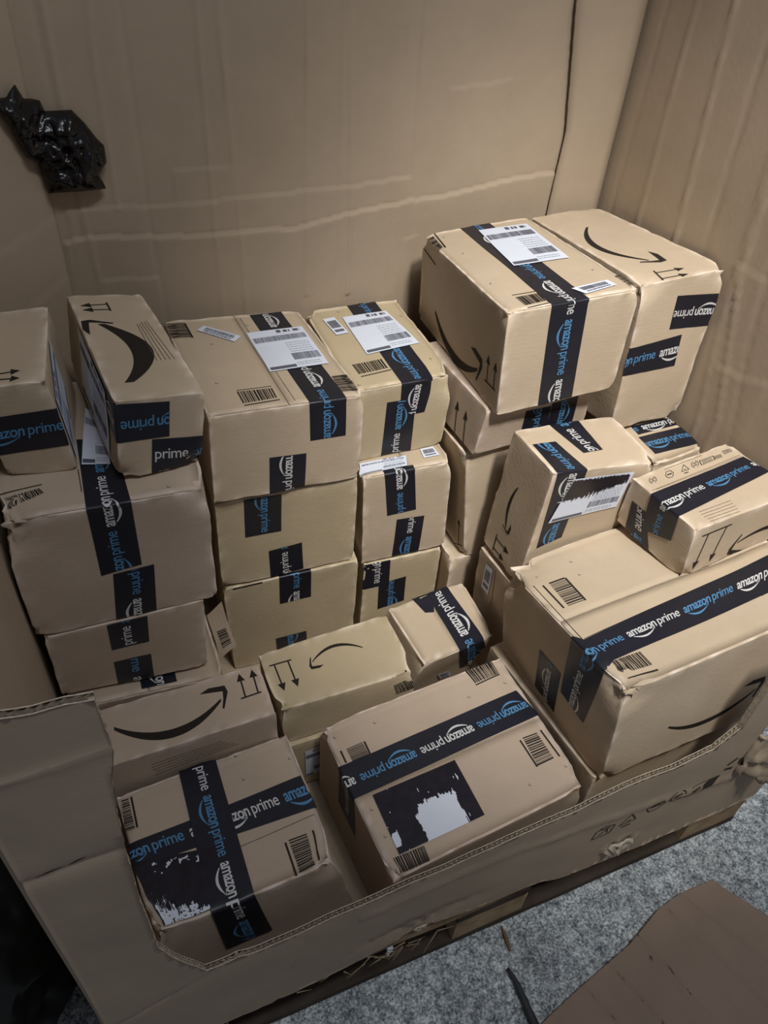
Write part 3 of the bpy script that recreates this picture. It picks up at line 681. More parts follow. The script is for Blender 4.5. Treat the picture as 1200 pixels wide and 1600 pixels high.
def tape_mesh(ct, segs, ph, bm, seed, lay=0):
    LO = lay * .0009
    """segs: [face, L0, R0, L1, R1] in face fractions; reading direction runs from 0 to 1, L is the side of the letter tops"""
    rnd = random.Random(seed)
    info = []; s = 0
    for (face, L0, R0, L1, R1) in segs:
        U, V = ct.size(face)
        q = [Vector((a[0] * U, a[1] * V)) for a in (L0, R0, L1, R1)]
        a = ct.S(face, *((q[0] + q[1]) / 2)); b = ct.S(face, *((q[2] + q[3]) / 2)); ln = (a - b).length
        info.append((s, s + ln, face, q)); s += ln
    tot = s
    w0 = (ct.S(info[0][2], *info[0][3][0]) - ct.S(info[0][2], *info[0][3][1])).length
    def pos(s_, t, off):
        for k, (a, b, face, q) in enumerate(info):
            if s_ <= b + 1e-7 or k == len(info) - 1: break
        f = (s_ - a) / max(b - a, 1e-6)
        uv = (q[1].lerp(q[3], f)).lerp(q[0].lerp(q[2], f), t)
        extra = 0.
        for k2 in (k - 1, k + 1):                       # meet the neighbour's level at a fold
            if 0 <= k2 < len(info):
                d = (s_ - a) if k2 < k else (b - s_)
                if d < .006 and info[k2][2] == 'T' and face != 'T': extra = ct.foff * (1 - d / .006)
        wr = .00035 * noise.noise(Vector((s_ * 60, t * 3, seed)))
        return ct.S(face, uv.x, uv.y, off + extra + wr) - ct.base
    st = []
    for (a, b, face, q) in info:
        n = max(2, int((b - a) / .009)); ed = [a, a + .0012, a + .003, a + .006] + [a + (b - a) * i / n for i in range(1, n)] + [b - .006, b - .003, b - .0012]
        st += [x for x in ed if a <= x < b]
    st = sorted(set(round(x, 6) for x in st + [tot])); nt = 8
    rag = [(rnd.uniform(-.0007, .0007), rnd.uniform(-.0007, .0007)) for _ in range(nt + 1)]
    rows = [[bm.verts.new(pos(x, j / nt, .0007 + LO)) for j in range(nt + 1)] for x in st]
    for i in range(len(rows) - 1):
        for j in range(nt):
            f = bm.faces.new((rows[i][j], rows[i + 1][j], rows[i + 1][j + 1], rows[i][j + 1])); f.material_index = TAPE; f.smooth = True
    if not ph: return
    face, uvp, color, mode = ph
    # locate phase along the tape
    best = None
    U, V = ct.size(face); pt = Vector((uvp[0] * U, uvp[1] * V))
    for (a, b, fc, q) in info:
        if fc != face: continue
        A, B = (q[0] + q[1]) / 2, (q[2] + q[3]) / 2; d = B - A
        if d.length < 1e-6: continue
        f = (pt - A).dot(d) / d.length_squared; v = a + f * (b - a); e = max(0, -f, f - 1)
        if best is None or e < best[0]: best = (e, v)
    s0 = best[1] - (LTXT if mode == 'e' else 0)
    per = LTXT + GAP
    k0 = -int(s0 / per) - 3
    for k in range(k0, k0 + int(tot / per) + 6):
        a = s0 + k * per
        if a > tot or a + LTXT < 0: continue
        mi = (TW_ if color == 'w' else TB_) if k % 2 == 0 else (TB_ if color == 'w' else TW_)
        t = WORD.copy()
        for v in t.verts: v.co.x = a + v.co.x * LTXT; v.co.y = .5 + (v.co.y - .30) * XH / w0
        for lim, sg in ((.0008, 1), (tot - .0008, -1)):
            bmesh.ops.bisect_plane(t, geom=t.verts[:] + t.edges[:] + t.faces[:], plane_co=(lim, 0, 0), plane_no=(sg, 0, 0), clear_inner=True)
        for (x0, x1, _, _) in info:
            for d in (0, .0012, .003, .006):
                for lim in (x0 + d, x1 - d):
                    if a < lim < a + LTXT: bmesh.ops.bisect_plane(t, geom=t.verts[:] + t.edges[:] + t.faces[:], plane_co=(lim, 0, 0), plane_no=(1, 0, 0))
        stamp_bm(bm, t, lambda x, y: pos(x, y, .0011 + LO), mi, .009, 0)

def quad_fn(ct, face, q, off):
    U, V = ct.size(face); q = [Vector((a[0] * U, a[1] * V)) for a in q]
    def fn(x, y):
        p = (q[0].lerp(q[1], x)).lerp(q[3].lerp(q[2], x), y); return ct.S(face, p.x, p.y, off) - ct.base
    a = [ct.S(face, *p) for p in q]
    return fn, (a[0] - a[1]).length, (a[0] - a[3]).length
def rect(x0, y0, x1, y1): return [(x0, y0), (x1, y0), (x1, y1), (x0, y1)]
def bars(x0, y0, x1, y1, n, rnd):
    out = []; x = x0; w = (x1 - x0) / n
    while x < x1 - w * .3:
        b = w * rnd.choice((.3, .45, .7, .9)); out.append(rect(x, y0, min(x + b, x1), y1)); x += b + w * rnd.choice((.3, .45, .6))
    return out
def fine(x0, y0, x1, y1, rnd, seg=.03):
    out = []; x = x0
    while x < x1: b = rnd.uniform(.4, 1.6) * seg; out.append(rect(x, y0, min(x + b, x1), y1)); x += b + seg * .35
    return out
def cut(bm_t, quad):
    pass
def mark_mesh(ct, kind, face, uvs, kw, bm, seed):
    rnd = random.Random(seed); U, V = ct.size(face); q = [Vector((a[0] * U, a[1] * V)) for a in uvs]
    OFF = .0005 if face != 'T' or not ct.flap else .0006
    def F(x, y): return ct.S(face, min(max(x, .0), U), min(max(y, .0), V), OFF) - ct.base
    def seg(a, b, w):
        d = (b - a).normalized(); n = Vector((-d.y, d.x)) * w / 2; return [tuple(a - n), tuple(b - n), tuple(b + n), tuple(a + n)]
    if kind == 'line': stamp(bm, [seg(q[0], q[1], kw.get('w', .002))], F, INK)
    elif kind == 'tick':
        d = (q[1] - q[0]).normalized() * .004; n = Vector((-d.y, d.x))
        stamp(bm, [seg(q[0], q[0] + d, .0007), seg(q[0], q[0] + n, .0007)], F, INK)
    elif kind == 'barcode':
        def G(x, y): p = (q[0].lerp(q[1], x)).lerp(q[3].lerp(q[2], x), y); return F(p.x, p.y)
        stamp(bm, bars(0, 0, 1, 1, 17, rnd), G, INK, .5, .34)
    elif kind == 'block':
        def G(x, y): p = (q[0].lerp(q[1], x)).lerp(q[3].lerp(q[2], x), y); return F(p.x, p.y)
        stamp(bm, [r for j in range(5) for r in fine(0, j / 5, 1, j / 5 + .12, rnd, .07)], G, INKS, 0, 0)
    elif kind == 'frame':
        def G(x, y): p = (q[0].lerp(q[1], x)).lerp(q[3].lerp(q[2], x), y); return F(p.x, p.y)
        stamp(bm, [rect(0, 0, 1, .1), rect(0, .9, 1, 1), rect(0, 0, .05, 1), rect(.95, 0, 1, 1), *fine(.15, .25, .85, .4, rnd, .1), *fine(.15, .6, .85, .75, rnd, .1)], G, INK, 0, 0)
    elif kind == 'lines':
        n = kw.get('n', 4)
        for k in range(n):
            f = k / max(1, n - 1); a = q[0].lerp(q[2], f); b = q[1].lerp(q[3], f)
            a2 = a.lerp(b, rnd.uniform(0, .05)); d = b - a2; L = d.length; x = 0
            while x < L:
                w_ = rnd.uniform(.002, .006); e = min(x + w_, L); stamp(bm, [seg(a2 + d * (x / L), a2 + d * (e / L), .0011)], F, RED if kw.get('red') else INKS, 0, 0); x = e + .0009
    elif kind == 'smile':
        ex = q[1] - q[0]; L = ex.length; n = Vector((-ex.y, ex.x)) / L
        bel = (q[2] - q[0]).dot(n) / L
        sg = 1 if bel < 0 else -1
        stamp(bm, [[(x, y * sg) for x, y in p] for p in swoosh(24, kw.get('t', .1) * .65, 0, 1, -abs(bel) , .15)],
              lambda x, y: F(*(q[0] + ex * x + n * L * y)), INK, .04, .04)
    elif kind == 'arrows':
        stamp(bm, [seg(q[0], q[1], .0030)], F, INK)
        d = q[1] - q[0]
        for f, T_ in ((.22, q[2]), (.84, q[3])):
            a = q[0] + d * f; e = (T_ - a); L = e.length; e /= L; n = Vector((-e.y, e.x)); hb = T_ - e * min(.017, L * .38)
            stamp(bm, [seg(a, hb, .0026), [tuple(hb + n * .0070), tuple(T_), tuple(hb - n * .0070)]], F, INK)
    elif kind == 'arrow1':
        stamp(bm, [seg(q[0], q[1], .0022)], F, INK)
        a = (q[0] + q[1]) / 2; e = q[2] - a; e.normalize(); n = Vector((-e.y, e.x)); hb = q[2] - e * .015
        stamp(bm, [seg(a, hb, .0028), [tuple(hb + n * .0065), tuple(q[2]), tuple(hb - n * .006)]], F, INK)
    elif kind == 'icon':
        ex, ey = q[1] - q[0], q[2] - q[0]; fnI = lambda x, y: F(*(q[0] + ex * x + ey * y))
        stamp(bm, icon(kw['shape']), fnI, INK, 0, 0)
def icon(shape):
    out = []
    def s_(a, b, w=.09):
        a = Vector(a); b = Vector(b); d = (b - a).normalized(); n = Vector((-d.y, d.x)) * w / 2; out.append([tuple(a - n), tuple(b - n), tuple(b + n), tuple(a + n)])
    def ring(n, r, r0=0, skip=()):
        P_ = [(r * math.cos(6.283 * k / n + r0), r * math.sin(6.283 * k / n + r0)) for k in range(n)]
        for k in range(n):
            if k not in skip: s_(P_[k], P_[(k + 1) % n])
    if shape == 'tri':
        ring(3, .75, 1.571)
        s_((-.2, -.15), (.2, -.15)); s_((-.35, -.8), (.35, -.8), .16)
    elif shape == 'hex': ring(6, .7); s_((-.4, 0), (.4, 0), .2)
    elif shape == 'pent': s_((-.7, -.6), (-.6, .4)); s_((-.6, .4), (-.1, .8)); s_((-.1, .8), (.7, .6)); s_((.7, .6), (.6, -.5)); s_((.6, -.5), (-.7, -.6)); s_((-.3, -.3), (.2, .3)); s_((.2, .3), (.35, -.3)); s_((-.4, .5), (.4, .45), .14)
    elif shape == 'round': ring(10, .6, 0, (2, 7)); s_((-.3, .15), (.3, .2), .14); s_((-.3, -.2), (.3, -.15), .14)
    elif shape == 'rec':
        for a in (1.571, 3.665, 5.76):
            c, s2 = math.cos(a), math.sin(a); c2, s3 = math.cos(a + 1.3), math.sin(a + 1.3); s_((c * .7, s2 * .7), (c2 * .62, s3 * .62), .26)
    elif shape == 'flag': out.append([(-.2, -.6), (1., -.5), (1.3, .6), (.4, .6)]); s_((-1.2, -.6), (-.8, .5)); s_((-.8, .5), (.2, .6)); s_((-1.2, -.6), (-.2, -.6)); s_((-.8, -.1), (-.1, 0), .2)
    return out
def label_mesh(ct, face, uvs, kind, bm, seed):
    rnd = random.Random(seed)
    fn, w_, h_ = quad_fn(ct, face, uvs, .0021); fp, _, _ = quad_fn(ct, face, uvs, .0025); fs, _, _ = quad_fn(ct, face, uvs, .0029)
    sx, sy = .009 / w_, .009 / h_
    def st(polys, f, m): stamp(bm, polys, f, m, sx, sy)
    st([rect(0, 0, 1, 1)], fn, LAB)
    if kind in ('ship', 'ship_smudge'):
        st([rect(.03, .025, .47, .085)], fp, LP)
        st(bars(.50, .18, .96, .34, 26, rnd), fp, LP)
        st(bars(.04, .70, .96, .83, 44, rnd), fp, LP)
        for k in range(5): st(fine(.52, .38 + k * .055, .93, .395 + k * .055, rnd, .04), fp, LPL)
        for k in range(2): st(fine(.5, .06 + k * .045, .9, .075 + k * .045, rnd, .04), fp, LPL)
        st([rect(.50, .90, .58, .97)], fp, LP); st(fine(.62, .9, .74, .96, rnd, .06), fp, LP); st(fine(.8, .9, .92, .96, rnd, .06), fp, LP)
        if kind == 'ship_smudge':
            for k in range(70):
                x0 = k / 70; j = .10 * noise.noise(Vector((k * .5, 2, 1))) + .07 * noise.noise(Vector((k * 1.7, 5, 1)))
                lo = .50 + .30 * x0 ** 2 + j; hi = .97 - .10 * max(0, x0 - .7) + j * .4
                if x0 < .93 and hi > lo: st([rect(x0, lo, x0 + .0150, min(.99, hi))], fs, SMUDGE)
    elif kind == 'small':
        st(bars(.12, .38, .88, .82, 30, rnd), fp, LP); st(fine(.14, .14, .86, .28, rnd, .05), fp, LP)
    elif kind in ('smudge', 'smudge2'):
        nx, ny = int(w_ / .0013), int(h_ / .0013); nn = lambda a, b, c: noise.noise(Vector((a, b, c + seed)))
        def black(x, y):
            j = .05 * nn(x * 9, y * 3, 0) + .035 * nn(x * 34, y * 5, 4) + .02 * nn(x * 90, y * 14, 8)
            if kind == 'smudge':
                if x < .085 + .9 * j and .10 < y < .34 + j * 2: return False
                top = .56 + j * 2.2 - .9 * max(0, .42 - x) - .35 * max(0, x - .66)
                if .33 + j < x < .83 + j and y < top: return False
                return not (y > .62 and nn(x * 50, y * 5, 2) > .60) and not (x < .3 and nn(x * 30, y * 8, 7) > .66)
            if y < .20 + j * 2.5 - .12 * x and .05 < x < .8: return nn(x * 30, y * 30, 3) > .25
            if y < .05 + j and x > .6: return False
            if .86 + j * 2 - .05 * x < y < .93 + j and nn(x * 14, y * 9, 6) > .12 and .2 < x < .8: return False
            return True
        for i in range(nx):
            j = 0
            while j < ny:
                if black((i + .5) / nx, (j + .5) / ny):
                    k = j
                    while k < ny and k - j < 7 and black((i + .5) / nx, (k + .5) / ny): k += 1
                    vs = [bm.verts.new(fp(a, b)) for a, b in rect(i / nx, j / ny, (i + 1) / nx, k / ny)]
                    f = bm.faces.new(vs); f.material_index = SMUDGE; f.smooth = True; j = k
                else: j += 1
# ------------------------------------------------------------------ the cartons
# key: (name-kind, tone, flap seam, label, crush list, r, sag)
INFO = {
 'A1': ('tan', None, 'small carton at far left edge, black taped front, stored against the left panel', [(1|4, .03, .008)]),
 'A2': ('pink', 'y', 'large worn carton topmost but one at left, crushed front top corners, two black tapes', [(4, .08, .018), (1|4, .05, .012), (0, .03, .006)]),
 'A3': ('tan', None, 'long carton lying on its side with big curved swoosh and small text lines on top', [(1, .04, .008), (0, .03, .006)]),
 'A4': ('brown', None, 'shadowed carton under the large worn carton at the left, two short tapes', []),
 'C0': ('brown', 'y', 'flattened-looking carton at the lower left behind the swoosh carton, bit of tape', [(1|4, .03, .006)]),
 'B1': ('tan', 'y', 'carton with shipping label and small tilted sticker, top of second stack from left', [(1|4, .03, .005)]),
 'B2': ('yellow', None, 'yellowish carton in middle of second stack from left, two short black tapes', []),
 'B3': ('yellow', None, 'stained carton at bottom of second stack from left, dark grime on left side', [(4, .03, .006)]),
 'B5': ('yellow', 'y', 'carton with irregular white shipping label, top of third stack from left', [(1|4, .06, .014), (4, .03, .006), (6, .04, .008)]),
 'B6': ('tan', 'y', 'carton in middle of third stack, white label strip pinched on its top', [(1|4, .03, .008)]),
 'B7': ('yellow', None, 'lowest carton of third stack with two overlapping vertical black tapes', []),
 'C1': ('pink', None, 'long low carton at lower left with large black swoosh and two up arrows', []),
 'C2': ('yellow', None, 'centre carton with two down arrows and thin swoosh on its crumpled top', [(5, .05, .010), (4, .05, .010)]),
 'C3': ('yellow', None, 'carton mostly hidden beneath the centre down-arrow carton, white label showing', []),
 'C4': ('tan', 'y', 'small tilted carton in the centre with one wide diagonal tape reading upward', [(5, .03, .004), (4, .03, .004)]),
 'R1': ('tan', 'y', 'large upper right carton with shipping label and one long tape over its front', [(4, .03, .006), (6, .03, .007), (5, .025, .006)]),
 'R2': ('tan', None, 'tall upper right carton in the corner, swoosh on top, upside-down tape lettering', [(4, .05, .012), (5, .035, .010), (1, .03, .008)]),
 'R3': ('tan', None, 'upright carton at centre right with smudged shipping label stuck across its front', [(5, .04, .010), (0, .03, .006)]),
 'R4': ('tan', 'x', 'biggest carton at lower right with torn rear corner and long blue-black tape', [(6, .075, .022), (4, .07, .018), (0, .035, .010), (5, .05, .01)]),
 'R5': ('tan', None, 'carton lying on the biggest carton, recycling symbols and two down arrows', [(0, .03, .008)]),
 'R7': ('pink', None, 'carton squeezed directly under the large upper right labelled carton, up arrows', []),
 'R8': ('tan', 'x', 'low carton under the tall corner carton, two parallel tapes along its top', [(5, .03, .008), (4, .04, .01)]),
 'R9': ('tan', 'y', 'upright battered carton between third stack and smudged-label carton, single up arrow', [(4, .03, .010), (0, .03, .006), (1, .03, .006)]),
 'R10': ('tan', None, 'small plain carton low in the gap beneath the single-arrow carton', [(4, .03, .008)]),
 'R11': ('brown', None, 'narrow plain carton with a small barcode sticker beside the biggest carton', []),
 'R12': ('tan', None, 'plain carton carrying the biggest carton, only its left side showing', []),
 'R13': ('brown', None, 'plain carton hidden in the right corner beneath the two-tape carton', []),
 'D': ('pink', 'x', 'front centre carton with upside-down tape lettering and a blacked-out shiny label', [(6, .03, .007), (4, .03, .007), (5, .05, .008)]),
 'E': ('pink', 'x', 'front left carton with crossed black tapes and blacked-out label, bulging front', [(5, .06, .014), (4, .06, .012)]),
}
TONE_CAT = 'cardboard box'
for n, (key, d) in enumerate(BOX.items()):
    tone, flap, label, crushes = INFO[key]
    ct = Carton(key, d['c'], n + 1, crushes=crushes, flap=flap, sag=.004 if key in ('E', 'C2', 'C4', 'A2', 'R4') else .0025)
    if key == 'E': ct.c[1] += Vector((.035, -.012, 0)); ct.c[3] += Vector((.03, 0, 0)); ct.c[0] += Vector((0, -.02, 0))
    mats = [CARD[tone]] + MATS[1:]
    root = empty('cardboard_box', ct.base, label, TONE_CAT, 'stacked shipping cartons')
    bm = bmesh.new(); ct.body(bm)
    for k, (kind, face, uvs, kw) in enumerate(d.get('marks', [])): mark_mesh(ct, kind, face, uvs, kw, bm, n * 31 + k)
    obj('box_body', bm, mats, root)
    if flap:
        for half in (0, 1):
            bm = bmesh.new(); ct.flap_mesh(bm, half); obj('top_flap', bm, mats, root)
    if key == 'C0':                                    # its open side flap, standing up in the gap with part of a barcode
        bm = bmesh.new()
        def FL(u, v): return Vector((0.264 + .030 * v, .455 + .11 * u, .402 + .018 * v + .006 * math.sin(u * 5 + v * 2))) - ct.base
        g = [[bm.verts.new(FL(i / 12, j / 5)) for j in range(6)] for i in range(13)]
        for i in range(12):
            for j in range(5): bm.faces.new((g[i][j], g[i][j + 1], g[i + 1][j + 1], g[i + 1][j]))
        for q in bars(.12, .25, .55, .8, 12, random.Random(3)): stamp(bm, [q], lambda x, y: FL(x, y) + Vector((-.0003, 0, .0008)), INK, .5, .3)
        obj('side_flap', bm, mats, root)
    for k, (segs, ph) in enumerate(d.get('tape', [])):
        bm = bmesh.new(); tape_mesh(ct, segs, ph, bm, n * 17 + k, {('E', 0): 2, ('R5', 0): 1}.get((key, k), 0)); obj('packing_tape', bm, mats, root)
    for k, (face, uvs, kind) in enumerate(d.get('lab', [])):
        bm = bmesh.new(); label_mesh(ct, face, uvs, kind, bm, n * 13 + k)
        o = obj('shipping_label' if kind != 'small' else 'barcode_sticker', bm, mats, root)
        if 'smudge' in kind: o['label'] = 'white label blacked out with glossy marker'

# ------------------------------------------------------------------ the pallet-sized cardboard bin
DEP, WID = PL['dep'], PL['wid']; Z0 = .146; ZT = 1.62
binr = empty('cardboard_pallet_bin', (WID / 2, DEP / 2, Z0), 'tall brown cardboard pallet bin around the boxes, its front cut down low', 'pallet bin')
BB = Vector(binr.location)
def line_at(poly, x):
    for (a, b), (c, d) in zip(poly, poly[1:]):
        if min(a, c) <= x <= max(a, c) and abs(c - a) > 1e-6: return b + (d - b) * (x - a) / (c - a)
    return None
def vline_at(poly, z):
    p = sorted(poly, key=lambda q: q[1])
    if z < p[0][1] - .2 or z > p[-1][1] + .35: return None
    if z <= p[0][1]: return p[0][0]
    if z >= p[-1][1]: return p[-1][0]
    for (a, b), (c, d) in zip(p, p[1:]):
        if b <= z <= d: return a + (c - a) * (z - b) / max(d - b, 1e-6)
def relief(u, z, hs, vs, seed):
    """out-of-plane relief (towards the inside) of a used panel: creases, soft buckles"""
    d = .004 * noise.noise(Vector((u * 2.2, z * 1.6, seed))) + .0012 * noise.noise(Vector((u * 9, z * 3, seed + 3)))
    for k, poly in enumerate(hs):
        y = line_at(poly, u)
        if y is None: continue
        jit = .0022 * noise.noise(Vector((u * 45, k, seed))); t = z - y - jit
        amp = ((.002, .004, .0012, .0015, .0015, .0012) if seed == 1 else (.0012,) * 6)[min(k, 5)]
        if t < 0: d += amp * math.exp(t / .07)           # board swells just below the crease
        d -= amp * .25 * math.exp(-(t / .0035) ** 2)
    for k, poly in enumerate(vs):
        x = vline_at(poly, z)
        if x is None: continue
        t = u - x; d += (.0022 + .0014 * ((k * 7) % 3)) * math.exp(-abs(t) / .0028) * (.8 if k % 3 else -1) * (.6 + .8 * abs(noise.noise(Vector((z * 7, k, seed)))))
    return d
def panel(name, umin, umax, zmin, zmax, P, hs, vs, seed, th=.007, step=.0065, label=None):
    bm = bmesh.new(); nu = int((umax - umin) / step); nz = int((zmax - zmin) / step); g = []
    for i in range(nu + 1):
        u = umin + (umax - umin) * i / nu; g.append([bm.verts.new(P(u, zmin + (zmax - zmin) * j / nz, relief(u, zmin + (zmax - zmin) * j / nz, hs, vs, seed)) - BB) for j in range(nz + 1)])
    for i in range(nu):
        for j in range(nz): bm.faces.new((g[i][j], g[i + 1][j], g[i + 1][j + 1], g[i][j + 1])).smooth = True
    o = obj(name, bm, [M_PANEL], binr)
    md = o.modifiers.new('board', 'SOLIDIFY'); md.thickness = th; md.offset = -1
    return o
SEAM = .160
panel('back_panel', SEAM - .01, WID, Z0, ZT, lambda u, z, d: Vector((u, DEP - d, z)), PL['back_h'], PL['back_v'], 1, step=.004)
panel('right_panel', .06, DEP, Z0, ZT, lambda u, z, d: Vector((WID - d, DEP + .06 - u, z)), [[(DEP + .06 - a, b) for a, b in h] for h in PL['right_h']], [[(DEP + .06 - a, b) for a, b in h] for h in PL['right_v']], 2)
panel('left_panel', .0, .80, Z0, ZT, lambda u, z, d: Vector((-.006 + d * .6, u, z)), [[(0, .93), (.8, .95)]], [[(.3, .5), (.32, 1.2)]], 3)
def chamf(u, z, d):
    f = u / .22; return Vector((-.004 + (SEAM + .004) * f, .80 + (DEP - .80) * f, z)) + Vector((.68, -.73, 0)) * (d * .8)
panel('corner_panel', 0, .22, Z0, ZT, chamf, [[(0, .99), (.1, .985), (.22, 1.0)], [(0, .86), (.22, .90)]], [], 4)
bm = bmesh.new(); N0 = 24
g = [[bm.verts.new(Vector((-.004 + (WID + .004) * i / N0, DEP * j / N0 * .98 + .004, .1425 - .0015 * abs(noise.noise(Vector((i * .4, j * .4, 2)))))) - BB) for j in range(N0 + 1)] for i in range(N0 + 1)]
for i in range(N0):
    for j in range(N0): bm.faces.new((g[i][j], g[i + 1][j], g[i + 1][j + 1], g[i][j + 1])).smooth = True
o = obj('base_panel', bm, [M_PANEL], binr); md = o.modifiers.new('b', 'SOLIDIFY'); md.thickness = .003; md.offset = -1
# narrow overlap strip in the right rear corner
bm = bmesh.new()
lx = lambda z: vline_at(PL['back_v'][11], z); st = []
for j in range(90):
    z = .60 + (ZT - .60) * j / 89; a = lx(z); a = (1.104 if z < 1 else 1.0736) if a is None else a; a += .0015 * noise.noise(Vector((z * 60, 0, 0)))
    zz = []
    for i in range(8):
        f = i / 7; x = a + (WID - .012 - a) * f; zz.append(Vector((x, DEP - .010 - .006 * math.sin(f * 3.14) - .004 * noise.noise(Vector((x * 9, z * 4, 5))) - (.012 * f * f), z)))
    st.append([bm.verts.new(p - BB) for p in zz])
for j in range(89):
    for i in range(7): bm.faces.new((st[j][i], st[j][i + 1], st[j + 1][i + 1], st[j + 1][i])).smooth = True
o = obj('overlap_flap', bm, [M_PANEL], binr); md = o.modifiers.new('b', 'SOLIDIFY'); md.thickness = .004; md.offset = 1
# front panel: low cut with a tall left end; double wall board whose cut edge shows the flutes
fr = PL['front']; top = [p for p in fr[2:27]]
prof = [(-.006, 1.012)] + [(max(a, .0), b) for a, b in fr[2:24]]
i0 = [i for i, p in enumerate(fr) if abs(p[0] - .9909) < 1e-3][0]
outline = [(-.006, 1.01)] + [tuple(p) for p in fr[2:i0 + 2]] + [(1.02, .67), (1.09, .66), (1.0666, .5615), (1.0603, .4737), (1.0656, .418), (1.07, .37), (1.1347, .274), (1.205, .161), (1.205, Z0 - .030), (1.0, Z0 - .028), (.86, Z0 - .032), (.74, Z0 - .022), (.70, Z0 - .002), (.56, Z0 + .006), (.50, Z0 + .022), (.46, Z0 + .036), (.41, Z0 + .016), (.33, Z0 - .002), (.22, Z0 - .010), (-.006, Z0 - .014)]
# densify + ragged jitter
pts = []
for k, (a, b) in enumerate(zip(outline, outline[1:] + outline[:1])):
    a = Vector(a); b = Vector(b); n = max(1, int((b - a).length / .008))
    for i in range(n):
        p = a.lerp(b, i / n); j = .0011 if k < 24 else .0028
        if k not in (len(outline) - 1,): p = p + Vector((noise.noise(Vector((p.x * 90, p.y * 90, 1))), noise.noise(Vector((p.x * 90, p.y * 90, 7))))) * j
        pts.append(p)
TH = .0085
def fwd(x, z):
    d = .004 * noise.noise(Vector((x * 2.5, z * 3, 9))) + .0016 * noise.noise(Vector((x * 14, z * 14, 2)))
    if x < .14: d += .005 * math.exp(-abs(z - .757) / .01) - .003 * math.exp(-abs(z - .93) / .006)
    yb = .285 + .05 * math.sin(x * 3.1); t = z - yb + .004 * noise.noise(Vector((x * 30, 0, 0)))
    if x > .35: d -= .0045 * math.exp(-abs(t) / .006)
    d += .003 * math.exp(-abs(z - .30 - .4 * x) / .004) * (x < .25) + .0025 * math.exp(-abs(x - .235 - .2 * (z - .2)) / .004) * (z < .36)
    r2 = ((x - .855) / .03) ** 2 + ((z - .176) / .016) ** 2
    if r2 < 3: d += .012 * math.exp(-r2) * (1 + 1.3 * noise.noise(Vector((x * 130, z * 130, 4)))) - .007 * math.exp(-(r2 - 1.3) ** 2 * 4)
    r3 = ((x - .455) / .09) ** 2 + ((z - .205) / .018) ** 2
    if r3 < 4: d += .007 * math.exp(-r3) * (1 + 1.5 * noise.noise(Vector((x * 90, z * 90, 6))))
    return d
def layer(bm, y0, th, m, shrink=0.):
    t = bmesh.new(); q = pts
    if shrink: q = [Vector((p.x, p.y - (shrink if p.y > .3 else 0))) for p in pts]
    f = t.faces.new([t.verts.new((p.x, p.y, 0)) for p in q])
    bmesh.ops.triangulate(t, faces=[f])
    for ax, lo, hi in ((0, 0, 1.2), (1, .14, 1.0)):
        k = lo
        while k < hi:
            co = [0, 0, 0]; co[ax] = k; no = [0, 0, 0]; no[ax] = 1
            bmesh.ops.bisect_plane(t, geom=t.verts[:] + t.edges[:] + t.faces[:], plane_co=co, plane_no=no); k += .011
    bmesh.ops.remove_doubles(t, verts=t.verts, dist=1e-5)
    for side in (0, 1):
        mp = {v: bm.verts.new(Vector((v.co.x, y0 - (th if side == 0 else 0) + fwd(v.co.x, v.co.y), v.co.y)) - BB) for v in t.verts}
        for f in t.faces:
            vs = [mp[v] for v in f.verts]
            if side: vs.reverse()
            nf = bm.faces.new(vs); nf.material_index = m; nf.smooth = True
        if side == 0: m0 = mp
    for e in t.edges:
        if len(e.link_faces) == 1:
            a, b = e.verts; nf = bm.faces.new((m0[a], m0[b], mp[b], mp[a])); nf.material_index = 1
    t.free()
bm = bmesh.new()
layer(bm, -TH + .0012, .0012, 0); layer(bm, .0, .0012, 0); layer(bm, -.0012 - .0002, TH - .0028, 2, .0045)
# flutes seen on the cut edge
def edge_path():
    P_ = [p for p in pts if True]; out = []
    for a, b in zip(P_, P_[1:]):
        if a.y > .33 and b.y > .33: out.append((a, b))
    return out
acc = 0; ph_ = 0
for a, b in edge_path():
    L = (b - a).length; n = max(1, int(L / .0022)); d = (b - a).normalized()
    for i in range(n):
        p, q_ = a.lerp(b, i / n), a.lerp(b, (i + 1) / n)
        for lay in (0, 1):
            s0 = math.sin((acc + L * i / n) * 2 * math.pi / (.0085 if lay else .0062)); s1 = math.sin((acc + L * (i + 1) / n) * 2 * math.pi / (.0085 if lay else .0062))
            yc = (-.0062, -.0026)[lay]; am = .0014
            dn = Vector((d.y, -d.x)) * .0052
            V4 = []
            for (pp, s_) in ((p, s0), (q_, s1)):
                for kk in (0, 1):
                    w_ = pp + dn * kk; V4.append(bm.verts.new(Vector((w_.x, yc + am * s_ + fwd(w_.x, w_.y), w_.y)) - BB))
            V4t = [V4[0], V4[2], V4[3], V4[1]]
            f = bm.faces.new(V4t); f.material_index = 1
    acc += L
# mid liner
for a, b in edge_path():
    d = (b - a).normalized(); dn = Vector((d.y, -d.x)) * .005
    for yc in (-.0046, -.0042):
        V4 = [bm.verts.new(Vector((w_.x, yc + fwd(w_.x, w_.y), w_.y)) - BB) for w_ in (a, b, b + dn, a + dn)]
        bm.faces.new(V4).material_index = 1
